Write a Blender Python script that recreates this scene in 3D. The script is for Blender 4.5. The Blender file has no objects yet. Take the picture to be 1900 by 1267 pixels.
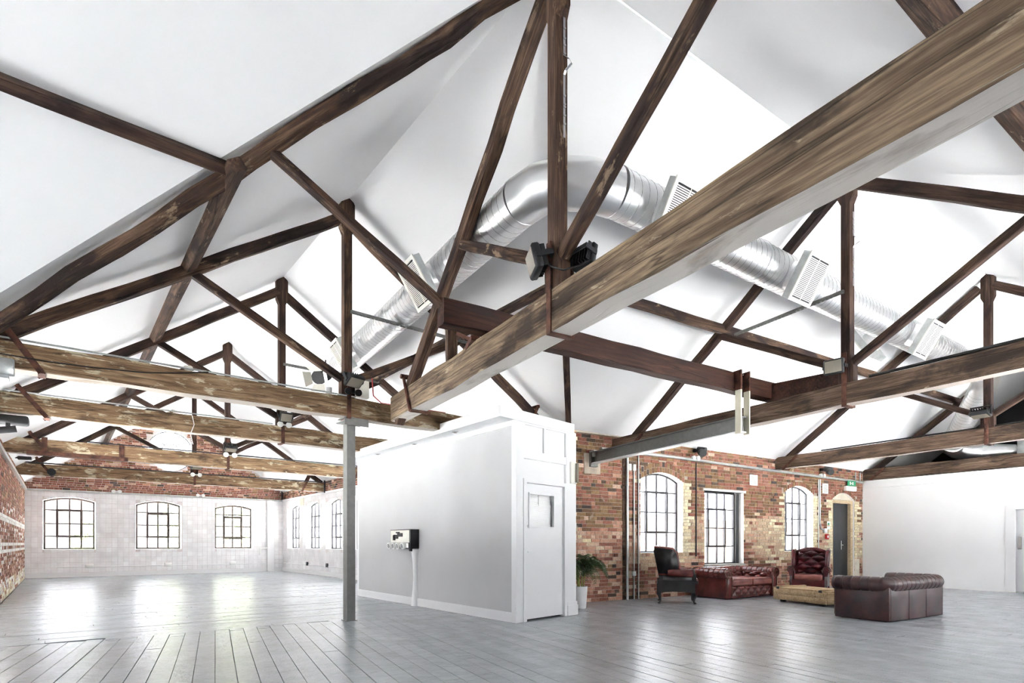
import bpy, bmesh, math, random
from mathutils import Vector, Matrix, noise

rnd = random.Random(7)
S = bpy.context.scene
COL = S.collection
PI = math.pi

# ------------------------------------------------------------------ camera
EYE = Vector((0.0, 0.0, 1.2))
YAW = math.radians(38.7933)
DEL = math.radians(7.9102)          # the side hall is turned this much against the long bay
cam = bpy.data.cameras.new('camera')
cam.sensor_width = 36.0
cam.lens = 1045.0 / 1900.0 * 36.0
cam.shift_y = (1008.0 - 633.5) / 1900.0
cam.clip_start = 0.03
cam.clip_end = 300
co = bpy.data.objects.new('camera', cam)
co.location = EYE
co.rotation_euler = (PI / 2, 0, -YAW)
COL.objects.link(co)
S.camera = co

# ------------------------------------------------------------------ light
SKY = 1.5
W = bpy.data.worlds.new('sky')
S.world = W
W.use_nodes = True
nt = W.node_tree
nt.nodes.clear()
wo = nt.nodes.new('ShaderNodeOutputWorld')
bg = nt.nodes.new('ShaderNodeBackground')
tc = nt.nodes.new('ShaderNodeTexCoord')
sp = nt.nodes.new('ShaderNodeSeparateXYZ')
rp = nt.nodes.new('ShaderNodeValToRGB')
rp.color_ramp.elements[0].position = 0.0
rp.color_ramp.elements[0].color = (0.96, 0.97, 1.0, 1)
rp.color_ramp.elements[1].position = 1.0
rp.color_ramp.elements[1].color = (0.80, 0.88, 1.0, 1)
nt.links.new(tc.outputs['Generated'], sp.inputs[0])
nt.links.new(sp.outputs['Z'], rp.inputs[0])
nt.links.new(rp.outputs[0], bg.inputs[0])
bg.inputs[1].default_value = SKY
nt.links.new(bg.outputs[0], wo.inputs[0])
S.view_settings.view_transform = 'Standard'
S.view_settings.look = 'None'
S.view_settings.gamma = 1.0
S.view_settings.use_curve_mapping = False
S.view_settings.exposure = 2.38
sun = bpy.data.lights.new('sun', 'SUN')
sun.energy = 32.0
sun.angle = math.radians(3)
sun.color = (0.96, 0.985, 1.0)
so = bpy.data.objects.new('sun', sun)
so.rotation_euler = (math.radians(9), math.radians(-6), 0)
COL.objects.link(so)
S.cycles.filter_width = 1.1
S.cycles.max_bounces = 12
S.cycles.diffuse_bounces = 8
S.cycles.transparent_max_bounces = 16
S.cycles.sample_clamp_indirect = 12.0
S.cycles.caustics_reflective = False
S.cycles.caustics_refractive = False

# ------------------------------------------------------------------ frames
cD, sD = math.cos(DEL), math.sin(DEL)
def R(u, v, z=0.0):
    return Vector((cD * u + sD * v, -sD * u + cD * v, z))
def L3(x, y, z=0.0):
    return Vector((x, y, z))
cY, sY = math.cos(YAW), math.sin(YAW)
def proj(p):
    r = p[0] * cY - p[1] * sY
    d = p[0] * sY + p[1] * cY
    if d < 0.1:
        return None
    return 950 + 1045 * r / d, 1008 - 1045 * (p[2] - EYE.z) / d, d

# ------------------------------------------------------------------ materials
MATS = {}
def newmat(name):
    m = bpy.data.materials.new(name)
    m.use_nodes = True
    t = m.node_tree
    t.nodes.clear()
    o = t.nodes.new('ShaderNodeOutputMaterial')
    b = t.nodes.new('ShaderNodeBsdfPrincipled')
    t.links.new(b.outputs[0], o.inputs[0])
    MATS[name] = m
    return m, t, b
def N(t, kind, **kw):
    n = t.nodes.new(kind)
    for k, v in kw.items():
        setattr(n, k, v)
    return n
def ramp(t, stops):
    r = N(t, 'ShaderNodeValToRGB')
    e = r.color_ramp.elements
    while len(e) < len(stops):
        e.new(0.5)
    for i, (p, c) in enumerate(stops):
        e[i].position = p
        e[i].color = (*c, 1) if len(c) == 3 else c
    return r
def mapped(t, scale, rand=True):
    tc = N(t, 'ShaderNodeTexCoord')
    mp = N(t, 'ShaderNodeMapping')
    mp.inputs['Scale'].default_value = scale
    t.links.new(tc.outputs['Object'], mp.inputs[0])
    if rand:
        oi = N(t, 'ShaderNodeObjectInfo')
        mu = N(t, 'ShaderNodeMath', operation='MULTIPLY')
        mu.inputs[1].default_value = 57.0
        t.links.new(oi.outputs['Random'], mu.inputs[0])
        t.links.new(mu.outputs[0], mp.inputs['Location'])
    return mp
def noise_of(t, mp, scale=1.0, detail=4.0, rough=0.55, dist=0.0):
    n = N(t, 'ShaderNodeTexNoise')
    n.inputs['Scale'].default_value = scale
    n.inputs['Detail'].default_value = detail
    n.inputs['Roughness'].default_value = rough
    n.inputs['Distortion'].default_value = dist
    t.links.new(mp.outputs[0], n.inputs['Vector'])
    return n
def mixc(t, fac, a, b, mode='MIX'):
    m = N(t, 'ShaderNodeMix', data_type='RGBA', blend_type=mode)
    for i, v in ((0, fac), (6, a), (7, b)):
        if isinstance(v, (int, float)):
            m.inputs[i].default_value = v
        elif isinstance(v, tuple):
            m.inputs[i].default_value = (*v, 1)
        else:
            t.links.new(v, m.inputs[i])
    return m.outputs[2]
def bumped(t, b, h, strength=0.3, dist=0.01):
    bp = N(t, 'ShaderNodeBump')
    bp.inputs['Strength'].default_value = strength
    bp.inputs['Distance'].default_value = dist
    t.links.new(h, bp.inputs['Height'])
    t.links.new(bp.outputs[0], b.inputs['Normal'])
def plain(name, c, rough=0.5, metal=0.0, var=0.08, vs=3.0, bump=0.0, spec=0.5):
    m, t, b = newmat(name)
    mp = mapped(t, (vs, vs, vs))
    n = noise_of(t, mp, 1.0, 4)
    lo = tuple(max(0, x * (1 - var)) for x in c)
    hi = tuple(min(1, x * (1 + var)) for x in c)
    r = ramp(t, [(0.3, lo), (0.7, hi)])
    t.links.new(n.outputs[0], r.inputs[0])
    t.links.new(r.outputs[0], b.inputs['Base Color'])
    b.inputs['Roughness'].default_value = rough
    b.inputs['Metallic'].default_value = metal
    b.inputs['Specular IOR Level'].default_value = spec
    if bump:
        n2 = noise_of(t, mp, 12.0, 3)
        bumped(t, b, n2.outputs[0], bump, 0.004)
    return m
def wood(name, dark, mid, light, flake=None, flake_lo=0.60, stain=(0.02, 0.012, 0.01), stain_lo=0.56, rough=0.75, sx=0.9, sc=9.0, bump=0.5, under=None):
    m, t, b = newmat(name)
    mp = mapped(t, (sx * 1.4, sc * 2.6, sc * 2.6))
    g0 = noise_of(t, mp, 1.6, 5, 0.65, 0.5)
    mq = mapped(t, (sx * 0.9, sc * 0.6, sc * 0.6))
    g1 = noise_of(t, mq, 1.3, 4, 0.6, 0.8)
    g = N(t, 'ShaderNodeMath', operation='MULTIPLY_ADD')
    g.inputs[1].default_value = 0.55
    t.links.new(g0.outputs[0], g.inputs[0])
    gm = N(t, 'ShaderNodeMath', operation='MULTIPLY')
    gm.inputs[1].default_value = 0.45
    t.links.new(g1.outputs[0], gm.inputs[0])
    t.links.new(gm.outputs[0], g.inputs[2])
    r = ramp(t, [(0.36, dark), (0.49, mid), (0.63, light)])
    t.links.new(g.outputs[0], r.inputs[0])
    c = r.outputs[0]
    mp2 = mapped(t, (sx * 1.3, sc * 0.33, sc * 0.33))
    p = noise_of(t, mp2, 1.0, 5, 0.6, 0.4)
    pr = ramp(t, [(stain_lo - 0.03, (0, 0, 0)), (stain_lo + 0.06, (1, 1, 1))])
    t.links.new(p.outputs[0], pr.inputs[0])
    ps = N(t, 'ShaderNodeMath', operation='MULTIPLY')
    ps.inputs[1].default_value = 0.88
    t.links.new(pr.outputs[0], ps.inputs[0])
    c = mixc(t, ps.outputs[0], c, stain)
    if flake:
        mp3 = mapped(t, (sx * 2.2, sc * 0.6, sc * 0.6))
        f = noise_of(t, mp3, 1.2, 6, 0.68, 0.3)
        fr = ramp(t, [(flake_lo, (0, 0, 0)), (flake_lo + 0.05, (1, 1, 1))])
        t.links.new(f.outputs[0], fr.inputs[0])
        fs = N(t, 'ShaderNodeMath', operation='MULTIPLY')
        fs.inputs[1].default_value = 0.85
        t.links.new(fr.outputs[0], fs.inputs[0])
        c = mixc(t, fs.outputs[0], c, flake)
    # long drying cracks
    mp4 = mapped(t, (sx * 0.35, sc * 0.75, sc * 0.75))
    k = noise_of(t, mp4, 1.0, 2, 0.5)
    kr = ramp(t, [(0.485, (0, 0, 0)), (0.5, (1, 1, 1)), (0.515, (0, 0, 0))])
    t.links.new(k.outputs[0], kr.inputs[0])
    ks = N(t, 'ShaderNodeMath', operation='MULTIPLY')
    ks.inputs[1].default_value = 0.75
    t.links.new(kr.outputs[0], ks.inputs[0])
    c = mixc(t, ks.outputs[0], c, tuple(x * 0.35 for x in dark))
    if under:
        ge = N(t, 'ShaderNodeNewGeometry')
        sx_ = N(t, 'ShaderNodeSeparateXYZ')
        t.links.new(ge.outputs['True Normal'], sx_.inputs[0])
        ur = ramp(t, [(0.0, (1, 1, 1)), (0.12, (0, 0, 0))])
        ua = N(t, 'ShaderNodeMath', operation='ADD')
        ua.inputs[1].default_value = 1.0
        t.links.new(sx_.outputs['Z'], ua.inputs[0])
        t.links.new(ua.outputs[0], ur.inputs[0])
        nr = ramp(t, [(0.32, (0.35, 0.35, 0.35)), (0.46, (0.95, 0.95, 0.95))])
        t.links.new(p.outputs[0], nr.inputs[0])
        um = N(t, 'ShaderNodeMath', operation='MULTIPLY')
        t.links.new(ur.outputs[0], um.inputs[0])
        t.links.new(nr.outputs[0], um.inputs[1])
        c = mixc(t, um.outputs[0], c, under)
    t.links.new(c, b.inputs['Base Color'])
    b.inputs['Roughness'].default_value = rough
    b.inputs['Specular IOR Level'].default_value = 0.25
    ad = N(t, 'ShaderNodeMath', operation='SUBTRACT')
    t.links.new(g.outputs[0], ad.inputs[0])
    t.links.new(ks.outputs[0], ad.inputs[1])
    bumped(t, b, ad.outputs[0], bump, 0.012)
    return m
def brickmat(name, attr):
    m, t, b = newmat(name)
    if attr:
        a = N(t, 'ShaderNodeVertexColor', layer_name='Col')
        src = a.outputs[0]
    else:
        a = N(t, 'ShaderNodeObjectInfo')
        src = a.outputs['Color']
    ge = N(t, 'ShaderNodeNewGeometry')
    mp = N(t, 'ShaderNodeMapping')
    mp.inputs['Scale'].default_value = (1, 1, 1)
    t.links.new(ge.outputs['Position'], mp.inputs[0])
    n = noise_of(t, mp, 26.0, 5, 0.65)
    r = ramp(t, [(0.3, (0.68, 0.68, 0.68)), (0.7, (1.22, 1.22, 1.22))])
    t.links.new(n.outputs[0], r.inputs[0])
    c = mixc(t, 1.0, src, r.outputs[0], 'MULTIPLY')
    n2 = noise_of(t, mp, 5.0, 6, 0.7)
    r2 = ramp(t, [(0.60, (0, 0, 0)), (0.72, (0.55, 0.55, 0.55))])
    t.links.new(n2.outputs[0], r2.inputs[0])
    c = mixc(t, r2.outputs[0], c, (0.62, 0.53, 0.44))
    t.links.new(c, b.inputs['Base Color'])
    b.inputs['Roughness'].default_value = 0.9
    b.inputs['Specular IOR Level'].default_value = 0.2
    bumped(t, b, n.outputs[0], 0.5, 0.006)
    return m
def coated(name, attr, rough, bump):
    m, t, b = newmat(name)
    a = N(t, 'ShaderNodeVertexColor', layer_name='Col') if attr else N(t, 'ShaderNodeObjectInfo')
    src = a.outputs[0] if attr else a.outputs['Color']
    ge = N(t, 'ShaderNodeNewGeometry')
    mp = N(t, 'ShaderNodeMapping')
    t.links.new(ge.outputs['Position'], mp.inputs[0])
    n = noise_of(t, mp, 2.2, 5, 0.6)
    r = ramp(t, [(0.35, (0.9, 0.9, 0.9)), (0.65, (1.06, 1.06, 1.06))])
    t.links.new(n.outputs[0], r.inputs[0])
    t.links.new(mixc(t, 1.0, src, r.outputs[0], 'MULTIPLY'), b.inputs['Base Color'])
    b.inputs['Roughness'].default_value = rough
    n2 = noise_of(t, mp, 6.0, 3, 0.5)
    bumped(t, b, n2.outputs[0], bump, 0.01)
    return m
def floormat(name, attr):
    m, t, b = newmat(name)
    a = N(t, 'ShaderNodeVertexColor', layer_name='Col') if attr else N(t, 'ShaderNodeObjectInfo')
    src = a.outputs[0] if attr else a.outputs['Color']
    ge = N(t, 'ShaderNodeNewGeometry')
    mp = N(t, 'ShaderNodeMapping')
    t.links.new(ge.outputs['Position'], mp.inputs[0])
    n = noise_of(t, mp, 3.0, 6, 0.65)
    r = ramp(t, [(0.3, (0.90, 0.89, 0.89)), (0.7, (1.07, 1.07, 1.07))])
    t.links.new(n.outputs[0], r.inputs[0])
    t.links.new(mixc(t, 1.0, src, r.outputs[0], 'MULTIPLY'), b.inputs['Base Color'])
    rr = ramp(t, [(0.3, (0.21, 0.21, 0.21)), (0.7, (0.27, 0.27, 0.27))])
    t.links.new(n.outputs[0], rr.inputs[0])
    t.links.new(rr.outputs[0], b.inputs['Roughness'])
    b.inputs['Specular IOR Level'].default_value = 0.6
    n2 = noise_of(t, mp, 8.0, 3, 0.5, 0.3)
    n3 = noise_of(t, mp, 55.0, 2, 0.5)
    ad = N(t, 'ShaderNodeMath', operation='MULTIPLY_ADD')
    ad.inputs[1].default_value = 0.25
    t.links.new(n3.outputs[0], ad.inputs[0])
    t.links.new(n2.outputs[0], ad.inputs[2])
    bumped(t, b, ad.outputs[0], 0.40, 0.020)
    return m
def leather(name, a, bcol, rough=0.32):
    m, t, b = newmat(name)
    mp = mapped(t, (1, 1, 1))
    n = noise_of(t, mp, 5.0, 5, 0.6)
    r = ramp(t, [(0.35, a), (0.65, bcol)])
    t.links.new(n.outputs[0], r.inputs[0])
    t.links.new(r.outputs[0], b.inputs['Base Color'])
    b.inputs['Roughness'].default_value = rough
    n2 = noise_of(t, mp, 60.0, 3)
    bumped(t, b, n2.outputs[0], 0.12, 0.004)
    return m
def glassmat(name, fac=0.07, tint=(1, 1, 1)):
    m = bpy.data.materials.new(name)
    m.use_nodes = True
    t = m.node_tree
    t.nodes.clear()
    o = N(t, 'ShaderNodeOutputMaterial')
    tr = N(t, 'ShaderNodeBsdfTransparent')
    tr.inputs[0].default_value = (*tint, 1)
    gl = N(t, 'ShaderNodeBsdfGlossy')
    gl.inputs['Roughness'].default_value = 0.02
    mx = N(t, 'ShaderNodeMixShader')
    mx.inputs[0].default_value = fac
    t.links.new(tr.outputs[0], mx.inputs[1])
    t.links.new(gl.outputs[0], mx.inputs[2])
    t.links.new(mx.outputs[0], o.inputs[0])
    MATS[name] = m
    return m

M_DARK = wood('dark stained timber', (0.020, 0.010, 0.008), (0.050, 0.027, 0.020), (0.11, 0.066, 0.047), stain=(0.018, 0.010, 0.010), stain_lo=0.55)
M_DARKL = wood('dark stained timber with bare patches', (0.028, 0.014, 0.010), (0.072, 0.040, 0.027), (0.18, 0.110, 0.070), flake=(0.30, 0.21, 0.14), flake_lo=0.60, stain=(0.02, 0.012, 0.012), stain_lo=0.52)
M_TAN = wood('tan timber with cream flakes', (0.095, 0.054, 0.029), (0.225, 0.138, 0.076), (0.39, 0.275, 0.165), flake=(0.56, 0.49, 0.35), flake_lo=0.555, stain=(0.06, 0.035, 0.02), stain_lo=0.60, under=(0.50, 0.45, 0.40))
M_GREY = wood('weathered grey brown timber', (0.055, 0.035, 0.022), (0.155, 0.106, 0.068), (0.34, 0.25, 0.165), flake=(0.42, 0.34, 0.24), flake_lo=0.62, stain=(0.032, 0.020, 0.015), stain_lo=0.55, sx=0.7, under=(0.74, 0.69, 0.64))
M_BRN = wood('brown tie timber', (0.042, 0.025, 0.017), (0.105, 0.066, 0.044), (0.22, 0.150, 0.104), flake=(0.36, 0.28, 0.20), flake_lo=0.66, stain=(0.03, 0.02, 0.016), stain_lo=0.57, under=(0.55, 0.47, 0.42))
M_RED = wood('dark red brown timber', (0.018, 0.007, 0.006), (0.045, 0.017, 0.011), (0.085, 0.036, 0.022), stain=(0.018, 0.010, 0.010), stain_lo=0.60, rough=0.6)
M_CRATE = wood('pale pine crate boards', (0.26, 0.165, 0.085), (0.43, 0.30, 0.165), (0.54, 0.41, 0.26), stain=(0.16, 0.09, 0.045), stain_lo=0.63, sx=2.0, sc=22, bump=0.3)
M_JAMB = wood('bare pine door lining', (0.48, 0.34, 0.20), (0.60, 0.46, 0.29), (0.70, 0.56, 0.38), stain=(0.3, 0.2, 0.12), stain_lo=0.7, sx=2, sc=20, bump=0.2)
M_BRK_O = brickmat('brick single', False)
M_BRK_A = brickmat('brick joined', True)
M_TILE_O = coated('glazed tile single', False, 0.22, 0.05)
M_TILE_A = coated('glazed tile joined', True, 0.22, 0.05)
M_FLR_O = floormat('painted plank single', False)
M_FLR_A = floormat('painted plank joined', True)
M_MORTAR = plain('lime mortar', (0.42, 0.35, 0.28), 0.95, var=0.18, vs=6, bump=0.4)
M_GROUT = plain('pink grey grout', (0.66, 0.60, 0.59), 0.8)
M_SUB = plain('dark floor gap', (0.03, 0.028, 0.028), 0.9)
M_CEIL = plain('white limewashed plaster', (0.88, 0.88, 0.885), 0.9, var=0.012, vs=0.7, bump=0.12)
M_WHITE = plain('white wall paint', (0.84, 0.84, 0.845), 0.75, var=0.015, vs=1.5, bump=0.05)
M_REVEAL = plain('whitewashed brick reveal', (0.86, 0.85, 0.83), 0.85, var=0.04, vs=9, bump=0.4)
M_GLOSSW = plain('white gloss joinery paint', (0.76, 0.76, 0.765), 0.35, var=0.01)
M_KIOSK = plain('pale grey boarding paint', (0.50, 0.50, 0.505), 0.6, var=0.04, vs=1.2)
M_GREYP = plain('grey steel paint', (0.16, 0.16, 0.15), 0.42, var=0.12, vs=14, bump=0.15)
M_GALV = plain('galvanised conduit', (0.55, 0.57, 0.56), 0.35, 0.7, var=0.15, vs=8)
M_DUCT = plain('spiral duct galvanised sheet', (0.82, 0.82, 0.825), 0.33, 1.0, var=0.05, vs=2.5)
M_SEAM = plain('darker duct seam steel', (0.42, 0.42, 0.43), 0.4, 1.0)  # seam steel, darker than the duct sheet
M_CREAMM = plain('cream enamel metal', (0.76, 0.75, 0.68), 0.45)
M_GRILLE = plain('dark grille recess', (0.05, 0.05, 0.05), 0.8)
M_BLACK = plain('black steel', (0.012, 0.012, 0.014), 0.4)
M_BLACKT = plain('black lamp body', (0.008, 0.008, 0.009), 0.55)
M_LENS = plain('lamp lens glass', (0.26, 0.235, 0.19), 0.15)
M_RUST = plain('rusted iron strap', (0.10, 0.040, 0.026), 0.85, 0.2, var=0.7, vs=10, bump=0.6)
M_CREAMS = plain('cream painted strap', (0.60, 0.57, 0.45), 0.55, var=0.1)
M_FRAME = plain('black window steel', (0.022, 0.022, 0.028), 0.5)
M_WFRAME = plain('brown grey window steel', (0.10, 0.075, 0.06), 0.6)
M_GLASS = glassmat('window glass')
M_CONC = plain('grey concrete sill', (0.42, 0.41, 0.38), 0.9, var=0.15, vs=7, bump=0.3)
M_PLAST = plain('old cream plaster', (0.66, 0.60, 0.50), 0.9, var=0.15, vs=6, bump=0.4)
M_CHAR = plain('charcoal door paint', (0.042, 0.044, 0.050), 0.5, var=0.1)
M_LOFTSHADE = plain('black loft shade', (0.02, 0.02, 0.024), 0.9)  # black colour stands in for the darkness of the unlit loft
M_BEIGE = plain('beige loft boarding', (0.50, 0.43, 0.32), 0.8)
M_CHROME = plain('brushed steel', (0.62, 0.62, 0.63), 0.25, 1.0)
M_REDP = plain('red plastic', (0.55, 0.02, 0.02), 0.4)
M_GREEN = plain('green sign plastic', (0.02, 0.32, 0.14), 0.4)
M_PLASW = plain('white plastic', (0.82, 0.82, 0.80), 0.4)
M_WIRE = plain('black cable rubber', (0.01, 0.01, 0.01), 0.6)
M_REDW = plain('red cable', (0.35, 0.03, 0.03), 0.6)
M_POT = plain('matt white ceramic', (0.85, 0.85, 0.85), 0.5)
M_SOIL = plain('dark potting soil', (0.03, 0.02, 0.014), 0.95)
M_LEAF = plain('palm green leaf', (0.045, 0.085, 0.022), 0.45, var=0.5, vs=20)
M_CANE = plain('yellow green cane', (0.28, 0.29, 0.06), 0.5, var=0.3, vs=10)
M_LBROWN = leather('oxblood dark leather', (0.018, 0.007, 0.008), (0.060, 0.017, 0.016), 0.33)
M_LRED = leather('worn red leather', (0.075, 0.014, 0.012), (0.150, 0.034, 0.028), 0.26)
M_LBURG = leather('burgundy leather', (0.045, 0.007, 0.010), (0.105, 0.015, 0.019), 0.2)
M_LSEAT = leather('worn seat leather', (0.14, 0.032, 0.026), (0.25, 0.085, 0.066), 0.34)
M_LBLACK = leather('black leather', (0.010, 0.009, 0.010), (0.024, 0.021, 0.021), 0.3)
M_LGREY = leather('taupe grey cloth', (0.13, 0.11, 0.11), (0.17, 0.145, 0.14), 0.6)
M_STUD = plain('brass stud trim', (0.10, 0.06, 0.035), 0.45, 0.6)
M_TRUNK = plain('pale bark', (0.30, 0.26, 0.20), 0.9, var=0.3, vs=6)
M_TLEAF = plain('spring leaves', (0.24, 0.28, 0.14), 0.6, var=0.4, vs=2)
M_GROUND = plain('pale yard bounce', (0.74, 0.73, 0.71), 0.95)  # yard made pale to bounce daylight up through the windows
M_SLATE = plain('pale slate roof', (0.16, 0.16, 0.17), 0.8)
def brickwork(name):
    m, t, b = newmat(name)
    tcn = N(t, 'ShaderNodeTexCoord')
    mp = N(t, 'ShaderNodeMapping')
    mp.inputs['Rotation'].default_value = (PI / 2, 0, 0)
    t.links.new(tcn.outputs['Object'], mp.inputs[0])
    bt = N(t, 'ShaderNodeTexBrick')
    bt.inputs['Scale'].default_value = 1.0
    bt.inputs['Brick Width'].default_value = 0.23
    bt.inputs['Row Height'].default_value = 0.076
    bt.inputs['Mortar Size'].default_value = 0.006
    bt.inputs['Color1'].default_value = (0.13, 0.085, 0.060, 1)
    bt.inputs['Color2'].default_value = (0.17, 0.12, 0.085, 1)
    bt.inputs['Mortar'].default_value = (0.22, 0.19, 0.165, 1)
    t.links.new(mp.outputs[0], bt.inputs[0])
    t.links.new(bt.outputs[0], b.inputs['Base Color'])
    b.inputs['Roughness'].default_value = 0.9
    return m
M_OUTBRK = brickwork('far brickwork')

# ------------------------------------------------------------------ object helpers
ORG = {}
def link(o, parent=None):
    COL.objects.link(o)
    if parent is not None:
        o.parent = parent
    return o
def tag(o, label=None, cat=None, group=None, kind=None):
    if label: o['label'] = label
    if cat: o['category'] = cat
    if group: o['group'] = group
    if kind: o['kind'] = kind
    return o
def thing(name, label, cat, loc=(0, 0, 0), rotz=0.0, group=None, local=False):
    o = bpy.data.objects.new(name, None)
    o.empty_display_size = 0.1
    link(o)
    o.location = loc
    o.rotation_euler = (0, 0, rotz)
    ORG[o.name] = Vector((0, 0, 0)) if local else Vector(loc)
    return tag(o, label, cat, group)
class MB:
    def __init__(s):
        s.v = []; s.f = []; s.c = []; s.sm = []
    def add(s, vs, fs, col=None, smooth=False):
        k = len(s.v)
        s.v += [tuple(v) for v in vs]
        for f in fs:
            s.f.append(tuple(i + k for i in f))
            s.c.append(col)
            s.sm.append(smooth)
    def box(s, a, b, col=None, P=None):
        x0, y0, z0 = a; x1, y1, z1 = b
        vs = [(x0, y0, z0), (x1, y0, z0), (x1, y1, z0), (x0, y1, z0), (x0, y0, z1), (x1, y0, z1), (x1, y1, z1), (x0, y1, z1)]
        if P: vs = [P(*v) for v in vs]
        s.add(vs, [(0, 3, 2, 1), (4, 5, 6, 7), (0, 1, 5, 4), (1, 2, 6, 5), (2, 3, 7, 6), (3, 0, 4, 7)], col)
    def bar(s, p, q, w, h, up=Vector((0, 0, 1)), col=None):
        p = Vector(p); q = Vector(q)
        x = (q - p).normalized()
        y = Vector(up).cross(x)
        if y.length < 1e-4: y = Vector((0, 1, 0)).cross(x)
        y.normalize(); z = x.cross(y)
        vs = []
        for c in (p, q):
            for a, b in ((-1, -1), (1, -1), (1, 1), (-1, 1)):
                vs.append(c + y * (a * w / 2) + z * (b * h / 2))
        s.add(vs, [(3, 2, 1, 0), (4, 5, 6, 7), (0, 1, 5, 4), (1, 2, 6, 5), (2, 3, 7, 6), (3, 0, 4, 7)], col)
    def tube(s, pts, r, n=10, caps=True, smooth=True):
        pts = [Vector(p) for p in pts]
        rr = r if callable(r) else (lambda i: r)
        rings = []
        prev = None
        for i, p in enumerate(pts):
            d = (pts[min(i + 1, len(pts) - 1)] - pts[max(i - 1, 0)]).normalized()
            if prev is None:
                a = Vector((0, 0, 1)) if abs(d.z) < 0.9 else Vector((1, 0, 0))
                y = a.cross(d).normalized()
            else:
                y = (prev - d * prev.dot(d)).normalized()
            prev = y
            z = d.cross(y)
            rings.append([p + (y * math.cos(2 * PI * k / n) + z * math.sin(2 * PI * k / n)) * rr(i) for k in range(n)])
        k0 = len(s.v)
        vs = [v for rg in rings for v in rg]
        fs = []
        for i in range(len(pts) - 1):
            for k in range(n):
                a = i * n + k; b = i * n + (k + 1) % n
                fs.append((a, b, b + n, a + n))
        s.add(vs, fs, None, smooth)
        if caps:
            s.add(rings[0], [tuple(range(n - 1, -1, -1))])
            s.add(rings[-1], [tuple(range(n))])
    def lathe(s, prof, n=20, c=(0, 0, 0), smooth=True):
        vs = []; fs = []
        for r, z in prof:
            for k in range(n):
                vs.append((c[0] + r * math.cos(2 * PI * k / n), c[1] + r * math.sin(2 * PI * k / n), c[2] + z))
        for i in range(len(prof) - 1):
            for k in range(n):
                a = i * n + k; b = i * n + (k + 1) % n
                fs.append((a, b, b + n, a + n))
        s.add(vs, fs, None, smooth)
    def prism(s, poly, d0, d1, P=None, smooth=False):
        n = len(poly)
        vs = [(x, d0, z) for x, z in poly] + [(x, d1, z) for x, z in poly]
        if P: vs = [P(*v) for v in vs]
        fs = [tuple(range(n)), tuple(range(2 * n - 1, n - 1, -1))]
        fs += [(i, i + n, (i + 1) % n + n, (i + 1) % n) for i in range(n)]
        s.add(vs, fs, None, smooth)
    def grid(s, nx, ny, F, smooth=True):
        vs = [F(i / nx, j / ny) for j in range(ny + 1) for i in range(nx + 1)]
        fs = [(j * (nx + 1) + i, j * (nx + 1) + i + 1, (j + 1) * (nx + 1) + i + 1, (j + 1) * (nx + 1) + i) for j in range(ny) for i in range(nx)]
        s.add(vs, fs, None, smooth)
    def rbox(s, a, b, r=0.02, seg=2, P=None):
        bm = bmesh.new()
        bmesh.ops.create_cube(bm, size=1.0)
        for v in bm.verts:
            v.co = Vector(((a[0] + b[0]) / 2 + v.co.x * (b[0] - a[0]), (a[1] + b[1]) / 2 + v.co.y * (b[1] - a[1]), (a[2] + b[2]) / 2 + v.co.z * (b[2] - a[2])))
        bmesh.ops.bevel(bm, geom=bm.edges[:], offset=r, segments=seg, profile=0.5, affect='EDGES')
        bm.verts.ensure_lookup_table()
        vs = [v.co.copy() for v in bm.verts]
        if P: vs = [P(*v) for v in vs]
        fs = [[v.index for v in f.verts] for f in bm.faces]
        bm.free()
        s.add(vs, fs, None, True)
    def build(s, name, mat, parent=None, kind=None, label=None, fix=True):
        org = ORG.get(parent.name, Vector((0, 0, 0))) if parent is not None else Vector((0, 0, 0))
        me = bpy.data.meshes.new(name)
        me.from_pydata([tuple(Vector(v) - org) for v in s.v], [], s.f)
        if any(c is not None for c in s.c):
            ca = me.color_attributes.new('Col', 'FLOAT_COLOR', 'CORNER')
            buf = []
            for p, c in zip(s.f, s.c):
                c = c or (0.5, 0.5, 0.5)
                buf += [c[0], c[1], c[2], 1.0] * len(p)
            ca.data.foreach_set('color', buf)
        if any(s.sm):
            me.polygons.foreach_set('use_smooth', s.sm)
        if fix:
            bm = bmesh.new(); bm.from_mesh(me)
            bmesh.ops.recalc_face_normals(bm, faces=bm.faces[:])
            bm.to_mesh(me); bm.free()
        me.materials.append(mat)
        me.update()
        o = link(bpy.data.objects.new(name, me), parent)
        ORG[o.name] = org
        if kind: o['kind'] = kind
        if label: o['label'] = label
        return o
def one(name, label, cat, mat, fn, loc=(0, 0, 0), group=None, rotz=0.0, local=False):
    """a thing that is a single mesh"""
    m = MB(); fn(m)
    o = m.build(name, mat)
    if local:
        o.location = loc; o.rotation_euler = (0, 0, rotz)
    else:
        for v in o.data.vertices: v.co -= Vector(loc)
        o.location = loc
        ORG[o.name] = Vector(loc)
    return tag(o, label, cat, group)
_bseed = [0]
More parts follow.
